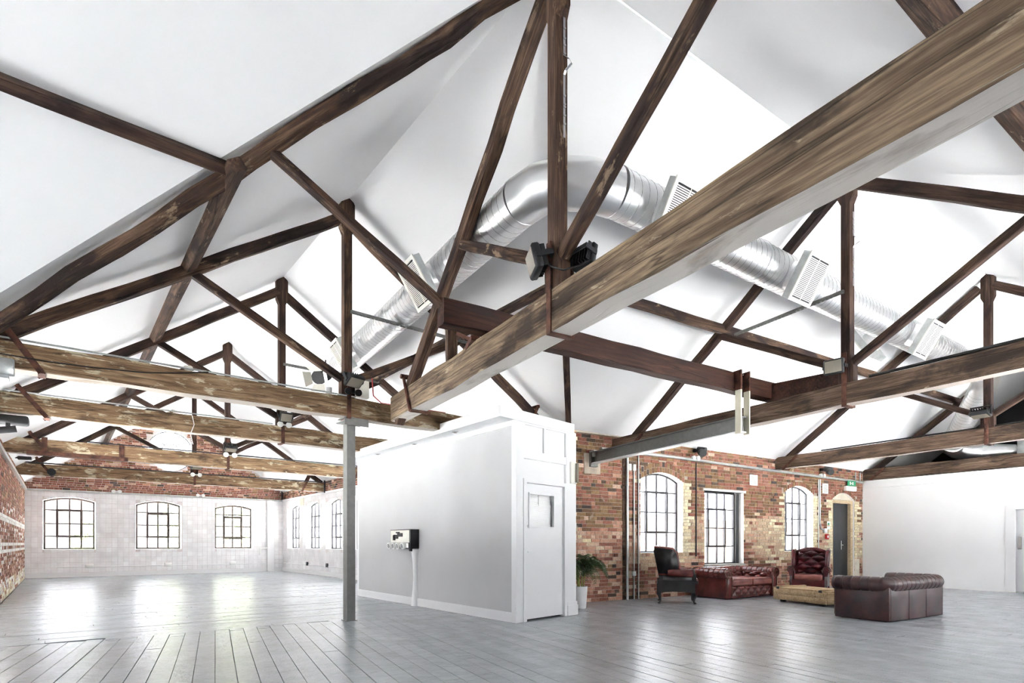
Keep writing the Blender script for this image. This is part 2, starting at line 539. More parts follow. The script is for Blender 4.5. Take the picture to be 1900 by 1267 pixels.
def beam(name, p, q, w, h, mat, parent, side, wob=0.006, seg=None, label=None, ch=0.012):
    """hewn timber from p to q; side = horizontal direction of its width, h = the other way; local x runs along the grain"""
    p = Vector(p); q = Vector(q)
    Lh = (q - p).length
    x = (q - p).normalized()
    y = Vector(side); y = (y - x * y.dot(x)).normalized()
    z = x.cross(y)
    _bseed[0] += 1
    g = random.Random(_bseed[0])
    seg = seg or max(3, min(14, int(Lh / 0.45)))
    prof = [(-w / 2 + ch, -h / 2), (w / 2 - ch, -h / 2), (w / 2, -h / 2 + ch), (w / 2, h / 2 - ch), (w / 2 - ch, h / 2), (-w / 2 + ch, h / 2), (-w / 2, h / 2 - ch), (-w / 2, -h / 2 + ch)]
    vs = []; fs = []
    n = 8
    for i in range(seg + 1):
        dx = (g.random() - 0.5) * Lh / seg * 0.3 if 0 < i < seg else 0
        e = wob if 0 < i < seg else wob * 0.4
        oy, oz = (g.random() - 0.5) * 2 * e, (g.random() - 0.5) * 2 * e
        for a, b in prof:
            vs.append((Lh * i / seg + dx, a + oy + (g.random() - 0.5) * e, b + oz + (g.random() - 0.5) * e))
    for i in range(seg):
        for k in range(n):
            a = i * n + k; b = i * n + (k + 1) % n
            fs.append((a, b, b + n, a + n))
    fs.append(tuple(range(n - 1, -1, -1)))
    fs.append(tuple(range(seg * n, seg * n + n)))
    me = bpy.data.meshes.new(name)
    me.from_pydata(vs, [], fs)
    bm = bmesh.new(); bm.from_mesh(me)
    bmesh.ops.recalc_face_normals(bm, faces=bm.faces[:])
    bm.to_mesh(me); bm.free()
    me.materials.append(mat)
    o = link(bpy.data.objects.new(name, me), parent)
    org = ORG.get(parent.name, Vector()) if parent is not None else Vector()
    Mx = Matrix((x, y, z)).transposed().to_4x4()
    o.matrix_basis = Matrix.Translation(p - org) @ Mx
    if label: o['label'] = label
    return o
def prism_post(name, poly, o0, o1, Pf, mat, parent):
    """upright outlined in the truss plane, grain along its height"""
    a0 = sum(a for a, z in poly) / len(poly)
    z0 = min(z for a, z in poly)
    p0 = Pf(a0, z0, 0); e_a = (Pf(a0 + 1, z0, 0) - p0); e_o = (Pf(a0, z0, 1) - p0)
    vs = []
    n = len(poly)
    for oo in (o0, o1):
        for a, z in poly: vs.append((z - z0, a - a0, oo))
    fs = [tuple(range(n)), tuple(range(2 * n - 1, n - 1, -1))] + [(i, i + n, (i + 1) % n + n, (i + 1) % n) for i in range(n)]
    me = bpy.data.meshes.new(name)
    me.from_pydata(vs, [], fs)
    bm = bmesh.new(); bm.from_mesh(me)
    bmesh.ops.recalc_face_normals(bm, faces=bm.faces[:])
    bm.to_mesh(me); bm.free()
    me.materials.append(mat)
    o = link(bpy.data.objects.new(name, me), parent)
    org = ORG.get(parent.name, Vector())
    Mx = Matrix((Vector((0, 0, 1)), e_a, e_o)).transposed().to_4x4()
    o.matrix_basis = Matrix.Translation(p0 - org) @ Mx
    return o
UNIT = None
def unit_cube():
    global UNIT
    if UNIT is None:
        UNIT = {}
    return UNIT
def piece(name, mat, parent, A, B, P, col, jit=0.0):
    """a small box in wall coordinates as an object of its own, on a mesh shared by all alike pieces"""
    d = unit_cube()
    if mat.name not in d:
        me = bpy.data.meshes.new(name)
        b = 0.06
        me.from_pydata([(-.5, -.5, -.5), (.5, -.5, -.5), (.5, .5, -.5), (-.5, .5, -.5), (-.5, -.5, .5), (.5, -.5, .5), (.5, .5, .5), (-.5, .5, .5)], [],
                       [(0, 3, 2, 1), (4, 5, 6, 7), (0, 1, 5, 4), (1, 2, 6, 5), (2, 3, 7, 6), (3, 0, 4, 7)])
        me.materials.append(mat)
        d[mat.name] = me
    o = link(bpy.data.objects.new(name, d[mat.name]), parent)
    c = [(A[i] + B[i]) / 2 for i in range(3)]
    org = ORG.get(parent.name, Vector())
    c0 = P(*c)
    ex = P(c[0] + 1, c[1], c[2]) - c0; ey = P(c[0], c[1] + 1, c[2]) - c0; ez = P(c[0], c[1], c[2] + 1) - c0
    Rm = Matrix((ex.normalized(), ey.normalized(), ez.normalized())).transposed().to_4x4()
    J = Matrix.Rotation((rnd.random() - .5) * jit, 4, 'X') @ Matrix.Rotation((rnd.random() - .5) * jit, 4, 'Z')
    o.matrix_basis = Matrix.Translation(c0 - org) @ Rm @ J @ Matrix.Diagonal((B[0] - A[0], B[1] - A[1], B[2] - A[2], 1))
    o.color = (*col, 1)
    return o
def spread_pieces(name, stuff_name, items, parent, P, mo, ma, keep=300, jit=0.0):
    """items: (A, B, colour). The ones that show largest become objects, the rest one joined part"""
    sc = []
    for it in items:
        A, B, c = it
        pc = P((A[0] + B[0]) / 2, A[1], (A[2] + B[2]) / 2)
        q = proj(pc)
        s = 0.0
        if q and -10 < q[0] < 1910 and -10 < q[1] < 1277:
            q0 = proj(P(A[0], A[1], A[2])); q1 = proj(P(B[0], A[1], A[2])); q2 = proj(P(A[0], A[1] if B[2] - A[2] > B[1] - A[1] else B[1], B[2]))
            if q0 and q1 and q2:
                s = abs((q1[0] - q0[0]) * (q2[1] - q0[1]) - (q1[1] - q0[1]) * (q2[0] - q0[0]))
        sc.append((s, it))
    sc.sort(key=lambda e: -e[0])
    m = MB()
    for i, (s, (A, B, c)) in enumerate(sc):
        if i < keep and s > 0:
            piece(name, mo, parent, A, B, P, c, jit)
        else:
            m.box(A, B, c, P)
    if m.v:
        m.build(stuff_name, ma, parent, kind='stuff', fix=False)

# ------------------------------------------------------------------ walls
class Opening:
    def __init__(s, s0, s1, lo, hi, rise=0.0, circle=None):
        s.s0, s.s1, s.circle = s0, s1, circle
        if circle:
            c, zc, r = circle
            h = lambda x: math.sqrt(max(0, r * r - (x - c) ** 2))
            s.lo = lambda x: zc - h(x); s.hi = lambda x: zc + h(x)
        else:
            m, hw = (s0 + s1) / 2, (s1 - s0) / 2
            s.lo = lambda x: lo
            s.hi = lambda x: hi + rise * (1 - ((x - m) / hw) ** 2)
        s.curved = bool(rise) or bool(circle)
    def cuts(s):
        n = 16 if s.circle else (8 if s.curved else 1)
        return [s.s0 + (s.s1 - s.s0) * i / n for i in range(n + 1)]
    def hits(s, a, b, z0, z1, m=0.0):
        if b <= s.s0 - m or a >= s.s1 + m: return False
        x = min(max((a + b) / 2, s.s0), s.s1)
        xs = [min(max(t, s.s0), s.s1) for t in (a, b, x)]
        return z1 > min(s.lo(t) for t in xs) - m and z0 < max(s.hi(t) for t in xs) + m
def wall_core(name, P, s0, s1, top, ops, depth, mat, zb=-0.3, extra=(), label=None, reveal=None):
    """P(s, o, z): o runs into the wall. A solid wall with real openings"""
    cuts = sorted(set([round(x, 5) for x in [s0, s1, *extra] + [c for o in ops for c in o.cuts()] if s0 <= x <= s1]))
    m = MB(); rv = MB()
    for a, b in zip(cuts[:-1], cuts[1:]):
        mid = (a + b) / 2
        seq = sorted([o for o in ops if o.s0 < mid < o.s1], key=lambda o: o.lo(mid))
        lo_a = lo_b = zb
        for o in seq + [None]:
            ha, hb = (o.lo(a), o.lo(b)) if o else (top(a), top(b))
            if ha - lo_a > 1e-4 or hb - lo_b > 1e-4:
                for oo, flip in ((0, False), (depth, True)):
                    q = [P(a, oo, lo_a), P(b, oo, lo_b), P(b, oo, hb), P(a, oo, ha)]
                    m.add(q, [(0, 1, 2, 3)] if not flip else [(3, 2, 1, 0)])
            if o:
                rv.add([P(a, 0, o.lo(a)), P(b, 0, o.lo(b)), P(b, depth, o.lo(b)), P(a, depth, o.lo(a))], [(0, 1, 2, 3)])
                rv.add([P(a, 0, o.hi(a)), P(b, 0, o.hi(b)), P(b, depth, o.hi(b)), P(a, depth, o.hi(a))], [(3, 2, 1, 0)])
                lo_a, lo_b = o.hi(a), o.hi(b)
    for a, b in zip(cuts[:-1], cuts[1:]):
        m.add([P(a, 0, top(a)), P(b, 0, top(b)), P(b, depth, top(b)), P(a, depth, top(a))], [(0, 1, 2, 3)])
        m.add([P(a, 0, zb), P(b, 0, zb), P(b, depth, zb), P(a, depth, zb)], [(3, 2, 1, 0)])
    for s in (s0, s1):
        m.add([P(s, 0, zb), P(s, depth, zb), P(s, depth, top(s)), P(s, 0, top(s))], [(0, 1, 2, 3)])
    for o in ops:
        for s in (o.s0, o.s1):
            if o.hi(s) - o.lo(s) > 1e-3:
                rv.add([P(s, 0, o.lo(s)), P(s, depth, o.lo(s)), P(s, depth, o.hi(s)), P(s, 0, o.hi(s))], [(0, 1, 2, 3)])
    w = m.build(name, mat, None, kind='structure')
    if label: w['label'] = label
    if rv.v:
        rv.build('reveal', reveal or mat, w)
    return w
def lay_bricks(P, s0, s1, z0, top, ops, color, w=0.228, h=0.0762, gap=0.009, out=0.007, bond=5, seed=1, keep_in=None):
    g = random.Random(seed)
    items = []
    k = 0
    z = z0
    if not callable(top):
        top = (lambda h_: (lambda x: h_))(top)
    zmax = max(top(s0), top(s1), top((s0 + s1) / 2))
    while z < zmax - 0.02:
        hd = (k % bond == 2)
        ww = w / 2 if hd else w
        s = s0 - (g.random() * 0.03 + (0 if k % 2 else ww / 2))
        while s < s1:
            a, b = s + gap / 2, s + ww - gap / 2
            s += ww
            if not hd and g.random() < 0.10: b = a + w / 2 - gap; s = a - gap / 2 + w / 2
            a, b = max(a, s0), min(b, s1)
            za, zb = z + gap / 2, z + h - gap / 2
            t = min(top(a), top(b))
            zb = min(zb, t)
            if b - a < 0.03 or zb - za < 0.02: continue
            bad = False
            for o in ops:
                if o.hits(a, b, za, zb):
                    zc = (za + zb) / 2
                    # trim against straight jambs
                    if a < o.s0 - 0.03 and b > o.s0 and o.lo(o.s0) < zc < o.hi(o.s0): b = o.s0
                    elif b > o.s1 + 0.03 and a < o.s1 and o.lo(o.s1) < zc < o.hi(o.s1): a = o.s1
                    else: bad = True
                    if o.hits(a, b, za, zb, -0.004): bad = True
            if bad or b - a < 0.03: continue
            c = color((a + b) / 2, (za + zb) / 2, g, k)
            f = 0.85 + 0.3 * g.random()
            oo = out * (0.4 + 1.1 * g.random())
            items.append(((a, -oo, za), (b, 0.004, zb), tuple(min(1, x * f) for x in c)))
        z += h
        k += 1
    return items
RED = [(0.27, 0.110, 0.075), (0.30, 0.125, 0.085), (0.235, 0.095, 0.066), (0.33, 0.155, 0.108)]
BRN = [(0.22, 0.125, 0.065), (0.27, 0.165, 0.085), (0.17, 0.095, 0.055)]
DRK = [(0.075, 0.055, 0.050), (0.11, 0.075, 0.055)]
BUF = [(0.58, 0.43, 0.29), (0.62, 0.48, 0.33), (0.57, 0.40, 0.27)]
PNK = [(0.52, 0.30, 0.21), (0.48, 0.25, 0.17), (0.58, 0.40, 0.30)]
CRM = [(0.74, 0.64, 0.42), (0.78, 0.70, 0.50)]
WHT = [(0.84, 0.82, 0.78), (0.80, 0.77, 0.72)]
def pick(g, *bags):
    r = g.random() * sum(w for b, w in bags)
    for b, w in bags:
        r -= w
        if r <= 0: return b[int(g.random() * len(b)) % len(b)]
    return bags[-1][0][0]

# ------------------------------------------------------------------ ceiling
def v_r(u): return 4.05 + 0.055 * (u - 2.87)
JN = Vector((3.41, 3.63, 6.40))
CLp = Vector((-1.05, 8.0, 3.215))
CRp = Vector((7.90, 8.03, 3.47))
def rid(u): return R(u, v_r(u), 6.40)
cm = MB()
def ceil_patch(a, b, c, d, nx, ny, sag=0.0):
    def F(s, t, up=0.0):
        p = (a * (1 - s) + b * s) * (1 - t) + (d * (1 - s) + c * s) * t
        k = min(1, 6 * min(s, 1 - s), 6 * min(t, 1 - t)) if up == 0 else 0
        n = noise.noise(p * 0.55) * 0.035 + noise.noise(p * 1.7) * 0.010
        return p + Vector((0, 0, up - n * k))
    cm.grid(nx, ny, F)
    cm.grid(4, 2, lambda s, t: F(s, t, 0.15), smooth=False)
ceil_patch(JN, Vector((3.41, 25.7, 6.40)), Vector((-1.05, 25.7, 3.215)), CLp, 50, 16)
ceil_patch(JN, Vector((3.41, 25.7, 6.40)), Vector((7.90, 25.7, 3.20)), CRp, 50, 16)
ceil_patch(JN, rid(20.7), R(20.7, 9.25, 3.20), CRp, 46, 16)
ceil_patch(JN, rid(-4.9), R(-4.9, 7.95, 3.25), CLp, 24, 16)
ceil_patch(rid(-4.9), rid(20.7), R(20.7, -0.8, 3.25), R(-4.9, -0.8, 3.25), 60, 16)
cm.build('ceiling', M_CEIL, None, kind='structure', fix=False)

# ------------------------------------------------------------------ walls with windows
OPS_BACK = [Opening(8.68, 10.00, 0.99, 2.60, 0.18), Opening(10.72, 12.16, 0.69, 2.455),
            Opening(13.83, 15.12, 0.99, 2.55, 0.20), Opening(16.05, 17.20, 0.0, 2.46, 0.20)]
PB = lambda s, o, z: R(s, 9.08 + o, z)
topB = lambda s: 3.56 - 0.018 * (s - 7)
wb = wall_core('wall_back', PB, 6.25, 20.7, topB, OPS_BACK, 0.50, M_MORTAR, reveal=M_REVEAL)
OPS_FAR = [Opening(-0.45, 1.03, 0.985, 2.70, 0.14), Opening(2.24, 3.76, 0.985, 2.67, 0.17),
           Opening(4.94, 6.40, 0.985, 2.65, 0.14), Opening(2.62, 4.18, 0, 0, circle=(3.40, 4.80, 0.78))]
PF = lambda s, o, z: L3(s, 25.45 + o, z)
topF = lambda s: 6.44 - 0.7147 * abs(s - 3.4)
wf = wall_core('wall_far', PF, -1.35, 8.05, topF, OPS_FAR, 0.45, M_GROUT, extra=(3.4,), reveal=M_REVEAL)
PL = lambda s, o, z: L3(-0.93 - o, s, z)
OPS_L_ADDED = [Opening(a, a + 1.75, 0.80, 2.75, 0.14) for a in (8.6, 10.7, 12.8)]  # unseen windows, added to brighten the long bay
wl = wall_core('wall_left', PL, 8.0, 25.6, lambda s: 3.42, OPS_L_ADDED, 0.42, M_MORTAR, reveal=M_REVEAL)
IW = [(23.28, 24.85), (20.95, 22.55), (18.83, 20.38), (16.55, 18.12), (14.30, 15.86), (12.05, 13.6)]
OPS_IN = [Opening(a, b, 0.99, 2.66, 0.14) for a, b in IW]
PI_ = lambda s, o, z: L3(7.62 + o, s, z)
wi = wall_core('wall_inner', PI_, 8.05, 25.6, lambda s: 3.55, OPS_IN, 0.42, M_GROUT, reveal=M_REVEAL)
PN = lambda s, o, z: R(s, -0.62 - o, z)
NW = [6.4, 8.7, 11.0, 13.3, 15.6]
OPS_N_ADDED = [Opening(u, u + 1.8, 0.80, 2.75, 0.2) for u in NW]  # unseen windows behind the camera, added to bring in daylight
wn = wall_core('wall_front', PN, -4.9, 20.7, lambda s: 3.45, OPS_N_ADDED, 0.42, M_WHITE)
PWF = lambda s, o, z: R(s, 7.9 + o, z)
OPS_WF = []
wall_core('wall_wing', PWF, -4.95, -1.95, lambda s: 3.45, OPS_WF, 0.4, M_WHITE)
PWE = lambda s, o, z: R(-4.85 - o, s, z)
OPS_WE_ADDED = [Opening(2.6, 4.5, 0.85, 2.75)]  # unseen window, added to light the hall from the left wing
wall_core('wall_wing_end', PWE, -0.9, 8.2, lambda s: 6.5 - 0.68 * abs(s - 3.63), OPS_WE_ADDED, 0.4, M_WHITE, extra=(3.63,))
PE = lambda s, o, z: R(17.65 + o, s, z)
OPS_E = [Opening(4.55, 5.60, 0.0, 2.03)]
wr = wall_core('wall_right', PE, -0.75, 9.3, lambda s: 3.05, OPS_E, 0.16, M_WHITE)
m = MB(); m.box((-0.6, -0.045, 2.83), (9.0, 0.001, 3.055), None, PE)
m.build('trim_1', M_WHITE, None, kind='structure')
m = MB(); m.box((-0.6, 0.02, 0), (9.25, 0.25, 6.6), None, lambda s, o, z: R(20.5 + o, s, z))
m.build('wall_loft', M_LOFTSHADE, None, kind='structure')  # loft wall coloured black in place of real darkness
m = MB(); m.box((17.82, -0.5, 2.86), (20.5, 9.06, 2.92), None, lambda u, v, z: R(u, v, z))
m.build('floor_loft', M_LOFTSHADE, None, kind='structure')
# door opening backing in the white wall
m = MB(); m.box((4.3, 0.6, 0), (5.9, 0.7, 2.3), None, PE)
m.build('wall_passage', M_WHITE, None, kind='structure')

# brickwork of the wall behind the sofas
def col_back(s, z, g, k):
    for o in OPS_BACK[:3:2]:
        d = s - o.s1
        if 0 < d < (0.30 if k % 2 else 0.18) and o.lo(o.s1) < z < o.hi(o.s1): return pick(g, (CRM, 1))
        d = o.s0 - s
        if o is OPS_BACK[2] and 0 < d < (0.20 if k % 2 else 0.12) and o.lo(o.s0) < z < o.hi(o.s0): return pick(g, (CRM, 1))
    o = OPS_BACK[3]
    if (0 < s - o.s1 < (0.34 if k % 2 else 0.22) or 0 < o.s0 - s < (0.24 if k % 2 else 0.12)) and 0.75 < z < 2.45: return pick(g, (CRM, 1))
    e = noise.noise(Vector((s * 0.9, z * 2.2, 3.1))) * 0.30
    if z < 0.72 + e * 0.6: return pick(g, (RED, 5), (PNK, 4), (DRK, 0.7), (BRN, 1))
    if s < 8.65:
        if z < 1.55 + e: return pick(g, (PNK, 6), (BUF, 2), (RED, 3), (CRM, 0.3))
        if z < 2.05 + e: return pick(g, (BRN, 6), (RED, 2), (DRK, 1.6), (PNK, 1))
        if z < 2.8: return pick(g, (RED, 7), (BRN, 2.4), (DRK, 0.7), (PNK, 1.2), (CRM, 0.15))
        return pick(g, (BRN, 5), (RED, 4), (CRM, 0.4), (DRK, 0.4))
    if z < 1.92 + e * 0.9 + (g.random() - 0.5) * 0.22:
        if noise.noise(Vector((s * 1.1 + 7, z * 3.2, 1.0))) > 0.27: return pick(g, (RED, 3), (PNK, 2), (BRN, 1.4), (DRK, 0.8))
        return pick(g, (BUF, 8), (PNK, 2), (CRM, 1.2), (RED, 0.3))
    if noise.noise(Vector((s * 0.7 + 3, z * 2.4, 5.0))) > 0.02: return pick(g, (BRN, 6), (RED, 3), (DRK, 0.8))
    return pick(g, (RED, 7), (BRN, 2.6), (PNK, 0.5), (DRK, 0.35))
# arches: bricks on end above the curved heads
ARCH = []
class Ring:
    def __init__(s, o, t): s.o, s.t, s.s0, s.s1 = o, t, o.s0 - 0.04, o.s1 + 0.04
    def hi(s, x): return s.o.hi(min(max(x, s.o.s0), s.o.s1)) + s.t
    def hits(s, a, b, z0, z1, m=0.0):
        if b <= s.s0 or a >= s.s1: return False
        zc = (z0 + z1) / 2
        return zc < s.hi((a + b) / 2) and zc > s.o.hi(s.o.s0) - 0.02 and s.o.s0 - .06 < (a + b) / 2 < s.o.s1 + .06
    def lo(s, x): return 9
def arch_items(o, rows, cols, seed, w=0.078, h=0.112):
    g = random.Random(seed)
    its = []
    n = int((o.s1 - o.s0 + 0.1) / w)
    for r in range(rows):
        for i in range(n):
            x = o.s0 - 0.05 + (i + 0.5) * (o.s1 - o.s0 + 0.1) / n
            zb = o.hi(min(max(x, o.s0), o.s1)) + 0.006 + r * (h + 0.008)
            its.append(((x - w / 2 + 0.005, -0.008 * g.random(), zb), (x + w / 2 - 0.005, 0.004, zb + h), pick(g, *cols)))
    return its
items = lay_bricks(PB, 6.30, 17.64, 0.0, topB, OPS_BACK + [Ring(OPS_BACK[0], 0.24), Ring(OPS_BACK[2], 0.12), Ring(OPS_BACK[3], 0.12)], col_back, seed=3)
items += arch_items(OPS_BACK[0], 2, [(BRN, 6), (DRK, 0.6), (RED, 1)], 1)
items += arch_items(OPS_BACK[2], 1, [(RED, 6), (BRN, 2)], 2)
items += arch_items(OPS_BACK[3], 1, [(RED, 4), (BRN, 3)], 4)
vis = [i for i in items if i[0][0] > 6.75]
hid = [i for i in items if i[0][0] <= 6.75]
spread_pieces('brick', 'brickwork', vis + hid, wb, PB, M_BRK_O, M_BRK_A, 300, 0.03)

# far gable: white tiles below, bricks above
def lay_tiles(P, s0, s1, z0, z1, ops, t=0.175, gap=0.0035, seed=1):
    g = random.Random(seed)
    its = []
    n = int(round((s1 - s0) / t)); tt = (s1 - s0) / n
    k = int(round((z1 - z0) / t)); th = (z1 - z0) / k
    for j in range(k):
        for i in range(n):
            a, b = s0 + i * tt + gap, s0 + (i + 1) * tt - gap
            za, zb = z0 + j * th + gap, z0 + (j + 1) * th - gap
            bad = False
            for o in ops:
                if o.hits(a, b, za, zb):
                    if a < o.s0 < b: b = o.s0
                    elif a < o.s1 < b: a = o.s1
                    elif o.hits(a, b, za, zb, -0.02):
                        lo, hi = o.lo((a + b) / 2), max(o.hi(min(max(a, o.s0), o.s1)), o.hi(min(max(b, o.s0), o.s1)), o.hi(min(max((a + b) / 2, o.s0), o.s1)))
                        if za < lo < zb: zb = lo
                        elif za < hi < zb: za = hi
                        else: bad = True
            if bad or b - a < 0.02 or zb - za < 0.02: continue
            f = 0.97 + 0.05 * g.random()
            c = (0.86 * f, 0.85 * f, 0.855 * f)
            if g.random() < 0.12: c = (0.90, 0.90, 0.905)
            its.append(((a, -0.006 - 0.003 * g.random(), za), (b, 0.003, zb), c))
    return its
ft = lay_tiles(PF, -0.93, 7.62, 0.16, 3.02, OPS_FAR[:3], seed=5)
spread_pieces('tile', 'tiling', ft, wf, PF, M_TILE_O, M_TILE_A, 300, 0.012)
def col_gable(s, z, g, k):
    if z < 3.45: return pick(g, (RED, 7), (DRK, 0.5), (BRN, 1.4), (PNK, 0.8))
    return pick(g, (RED, 4), (BRN, 2), (PNK, 3))
gi = lay_bricks(PF, -0.93, 7.62, 3.09, lambda s: topF(s) - 0.04, OPS_FAR[3:], col_gable, seed=9)
spread_pieces('brick', 'brickwork', gi, wf, PF, M_BRK_O, M_BRK_A, 300, 0.03)
def col_left(s, z, g, k):
    if 1.66 < z < 1.82 or 1.14 < z < 1.22 or 1.00 < z < 1.08: return pick(g, (WHT, 1))
    if z < 0.40: return pick(g, (WHT, 4), (CRM, 3), (PNK, 1.5), (RED, 1))
    if z < 1.0: return pick(g, (RED, 4), (PNK, 3), (WHT, 0.9), (BRN, 1))
    if z < 2.1: return pick(g, (RED, 5), (PNK, 2), (WHT, 1.6), (BRN, 1))
    return pick(g, (RED, 6), (BRN, 3), (PNK, 1), (DRK, 0.4))
li = lay_bricks(PL, 8.2, 25.44, 0.0, 3.36, OPS_L_ADDED, col_left, seed=11)
spread_pieces('brick', 'brickwork', li, wl, PL, M_BRK_O, M_BRK_A, 300, 0.03)
it = lay_tiles(PI_, 12.2, 25.44, 0.16, 3.02, OPS_IN, seed=6)
spread_pieces('tile', 'tiling', it, wi, PI_, M_TILE_O, M_TILE_A, 300, 0.012)
ii = lay_bricks(PI_, 12.2, 25.44, 3.09, 3.5, [], lambda s, z, g, k: pick(g, (RED, 3), (BRN, 3), (PNK, 3), (DRK, 1)), seed=13)
spread_pieces('brick', 'brickwork', ii, wi, PI_, M_BRK_O, M_BRK_A, 120, 0.03)
# skirtings and the trunking ledge above the tiles
def strip(name, P, s0, s1, o0, o1, z0, z1, mat):
    q = MB(); q.box((s0, o0, z0), (s1, o1, z1), None, P)
    return q.build(name, mat, None, kind='structure')
strip('baseboard_far', PF, -0.92, 7.6, -0.03, 0.0, 0.0, 0.155, M_GLOSSW)
strip('baseboard_inner', PI_, 8.3, 25.42, -0.03, 0.0, 0.0, 0.155, M_GLOSSW)
strip('trim_2', PF, -0.9, 7.6, -0.06, 0.0, 3.025, 3.085, M_GALV)
strip('trim_3', PI_, 8.3, 25.38, -0.05, 0.0, 3.025, 3.10, M_WHITE)
strip('trim_4', PL, 9.2, 25.4, -0.07, 0.0, 3.02, 3.10, M_GALV)
strip('trim_5', PB, 6.9, 8.25, -0.05, 0.0, 3.44, 3.56, M_PLAST)

# ------------------------------------------------------------------ windows
WN = [0]
def portal(P, op, o):
    a = (op.s0 + op.s1) / 2
    zc = (op.lo(a) + op.hi(a)) / 2
    c = P(a, o, zc)
    d = (P(a, o - 1, zc) - c).normalized()
    li = bpy.data.lights.new('window_portal', 'AREA')
    li.shape = 'RECTANGLE'
    li.size = op.s1 - op.s0
    li.size_y = op.hi(a) - op.lo(a)
    li.cycles.is_portal = True
    lo = bpy.data.objects.new('window_portal', li)
    COL.objects.link(lo)
    lo.matrix_world = Matrix.Translation(c) @ d.to_track_quat('-Z', 'Y').to_matrix().to_4x4()
def window(P, op, xs, zs, o, mat, casement=None, sill=None, t=0.030, panes=True, depth=0.5, sill_mat=None):
    WN[0] += 1
    hi = op.hi
    fr = MB()
    x0, x1, z0 = xs[0], xs[-1], zs[0]
    n = 8 if op.curved else 1
    def fb(a, b, za, zb, w=t, tk=0.05):
        fr.box((min(a, b), o - tk / 2, min(za, zb)), (max(a, b), o + tk / 2, max(za, zb)), None, P)
    H = lambda x: hi(min(max(x, op.s0), op.s1)) - 0.005
    fb(x0, x0 + t, z0, H(x0)); fb(x1 - t, x1, z0, H(x1)); fb(x0, x1, z0, z0 + t)
    for i in range(n):
        a = x0 + (x1 - x0) * i / n; b = x0 + (x1 - x0) * (i + 1) / n
        for_pts = [(a, H(a) - t * 1.2), (b, H(b) - t * 1.2), (b, H(b)), (a, H(a))]
        fr.prism(for_pts, o - 0.025, o + 0.025, P)
    root = fr.build('window_%d' % WN[0], mat, None, kind='structure')
    for x in xs[1:-1]:
        q = MB(); q.box((x - t * .45, o - 0.02, z0 + t), (x + t * .45, o + 0.02, H(x) - t), None, P)
        q.build('glazing_bar', mat, root)
    for z in zs[1:]:
        if z < min(H(x0), H(x1)):
            q = MB(); q.box((x0 + t, o - 0.018, z - t * .4), (x1 - t, o + 0.018, z + t * .4), None, P)
            q.build('glazing_bar', mat, root)
    if casement:
        a, b, c, d = casement
        k = t * 0.72
        q = MB()
        for A, B in (((a - k, c - k), (a + k, d + k)), ((b - k, c - k), (b + k, d + k)), ((a + k, c - k), (b - k, c + k)), ((a + k, d - k), (b - k, d + k))):
            q.box((A[0], o - 0.032, A[1]), (B[0], o + 0.026, B[1]), None, P)
        q.build('casement', mat, root)
    if panes:
        zz = list(zs) + [99]
        for i in range(len(xs) - 1):
            for j in range(len(zs)):
                a, b = xs[i] + t * .4, xs[i + 1] - t * .4
                za = zs[j]
                if j == len(zs) - 1 or zz[j + 1] >= min(H(x0), H(x1)):
                    k = 4 if op.curved else 1
                    poly = [(a, za), (b, za)] + [(b + (a - b) * e / k, H(b + (a - b) * e / k) - t * 0.6) for e in range(k + 1)]
                else:
                    poly = [(a, za), (b, za), (b, zz[j + 1]), (a, zz[j + 1])]
                q = MB(); q.prism(poly, o - 0.002, o + 0.002, P)
                q.build('pane', M_GLASS, root)
                if j < len(zs) - 1 and zz[j + 1] >= min(H(x0), H(x1)): break
    if sill:
        q = MB(); q.box((op.s0 - 0.02, -sill, z0 - 0.09), (op.s1 + 0.02, o, z0 - 0.002), None, P)
        q.build('sill', sill_mat or M_REVEAL, root)
    portal(P, op, depth)
    return root
OW = 0.20
window(PB, OPS_BACK[0], [8.72, 9.04, 9.36, 9.68, 9.995], [0.995, 1.45, 1.90, 2.35], OW, M_FRAME, (9.04, 9.68, 1.45, 2.35))
window(PB, OPS_BACK[1], [10.76, 11.07, 11.39, 11.68, 12.03], [0.70, 1.13, 1.57, 2.03], OW, M_FRAME, (11.07, 11.68, 1.13, 2.03), sill=0.03, sill_mat=M_CONC)
window(PB, OPS_BACK[2], [13.86, 14.16, 14.47, 14.78, 15.10], [0.995, 1.42, 1.86, 2.29], OW, M_FRAME, (14.16, 14.78, 1.42, 2.29))
m = MB(); m.box((12.03, 0.14, 0.69), (12.15, 0.26, 2.44), None, PB)
m.build('trim_6', M_CHAR, None, kind='structure')
m = MB(); m.box((10.70, -0.012, 2.455), (12.22, 0.2, 2.50), None, PB)
m.build('trim_7', M_REVEAL, None, kind='structure')
OF = 0.22
ws = [0.99, 1.45, 1.90, 2.38]
window(PF, OPS_FAR[0], [-0.43, -0.06, 0.29, 0.62, 1.01], ws, OF, M_WFRAME, (-0.06, 0.62, 1.45, 2.38), t=0.052)
window(PF, OPS_FAR[1], [2.27, 2.64, 2.98, 3.33, 3.73], ws, OF, M_WFRAME, (2.64, 3.33, 1.45, 2.34), t=0.052)
window(PF, OPS_FAR[2], [4.97, 5.31, 5.64, 5.98, 6.37], ws, OF, M_WFRAME, (5.31, 5.98, 1.42, 2.28), t=0.052)
for a, b in IW[:5]:
    d = (b - a) / 4
    op = OPS_IN[IW.index((a, b))]
    window(PI_, op, [a + 0.02, a + d, a + 2 * d, a + 3 * d, b - 0.02], [1.0, 1.42, 1.84, 2.26], 0.24, M_FRAME, (a + d, a + 3 * d, 1.42, 2.26), t=0.038)
portal(PI_, OPS_IN[5], 0.5)
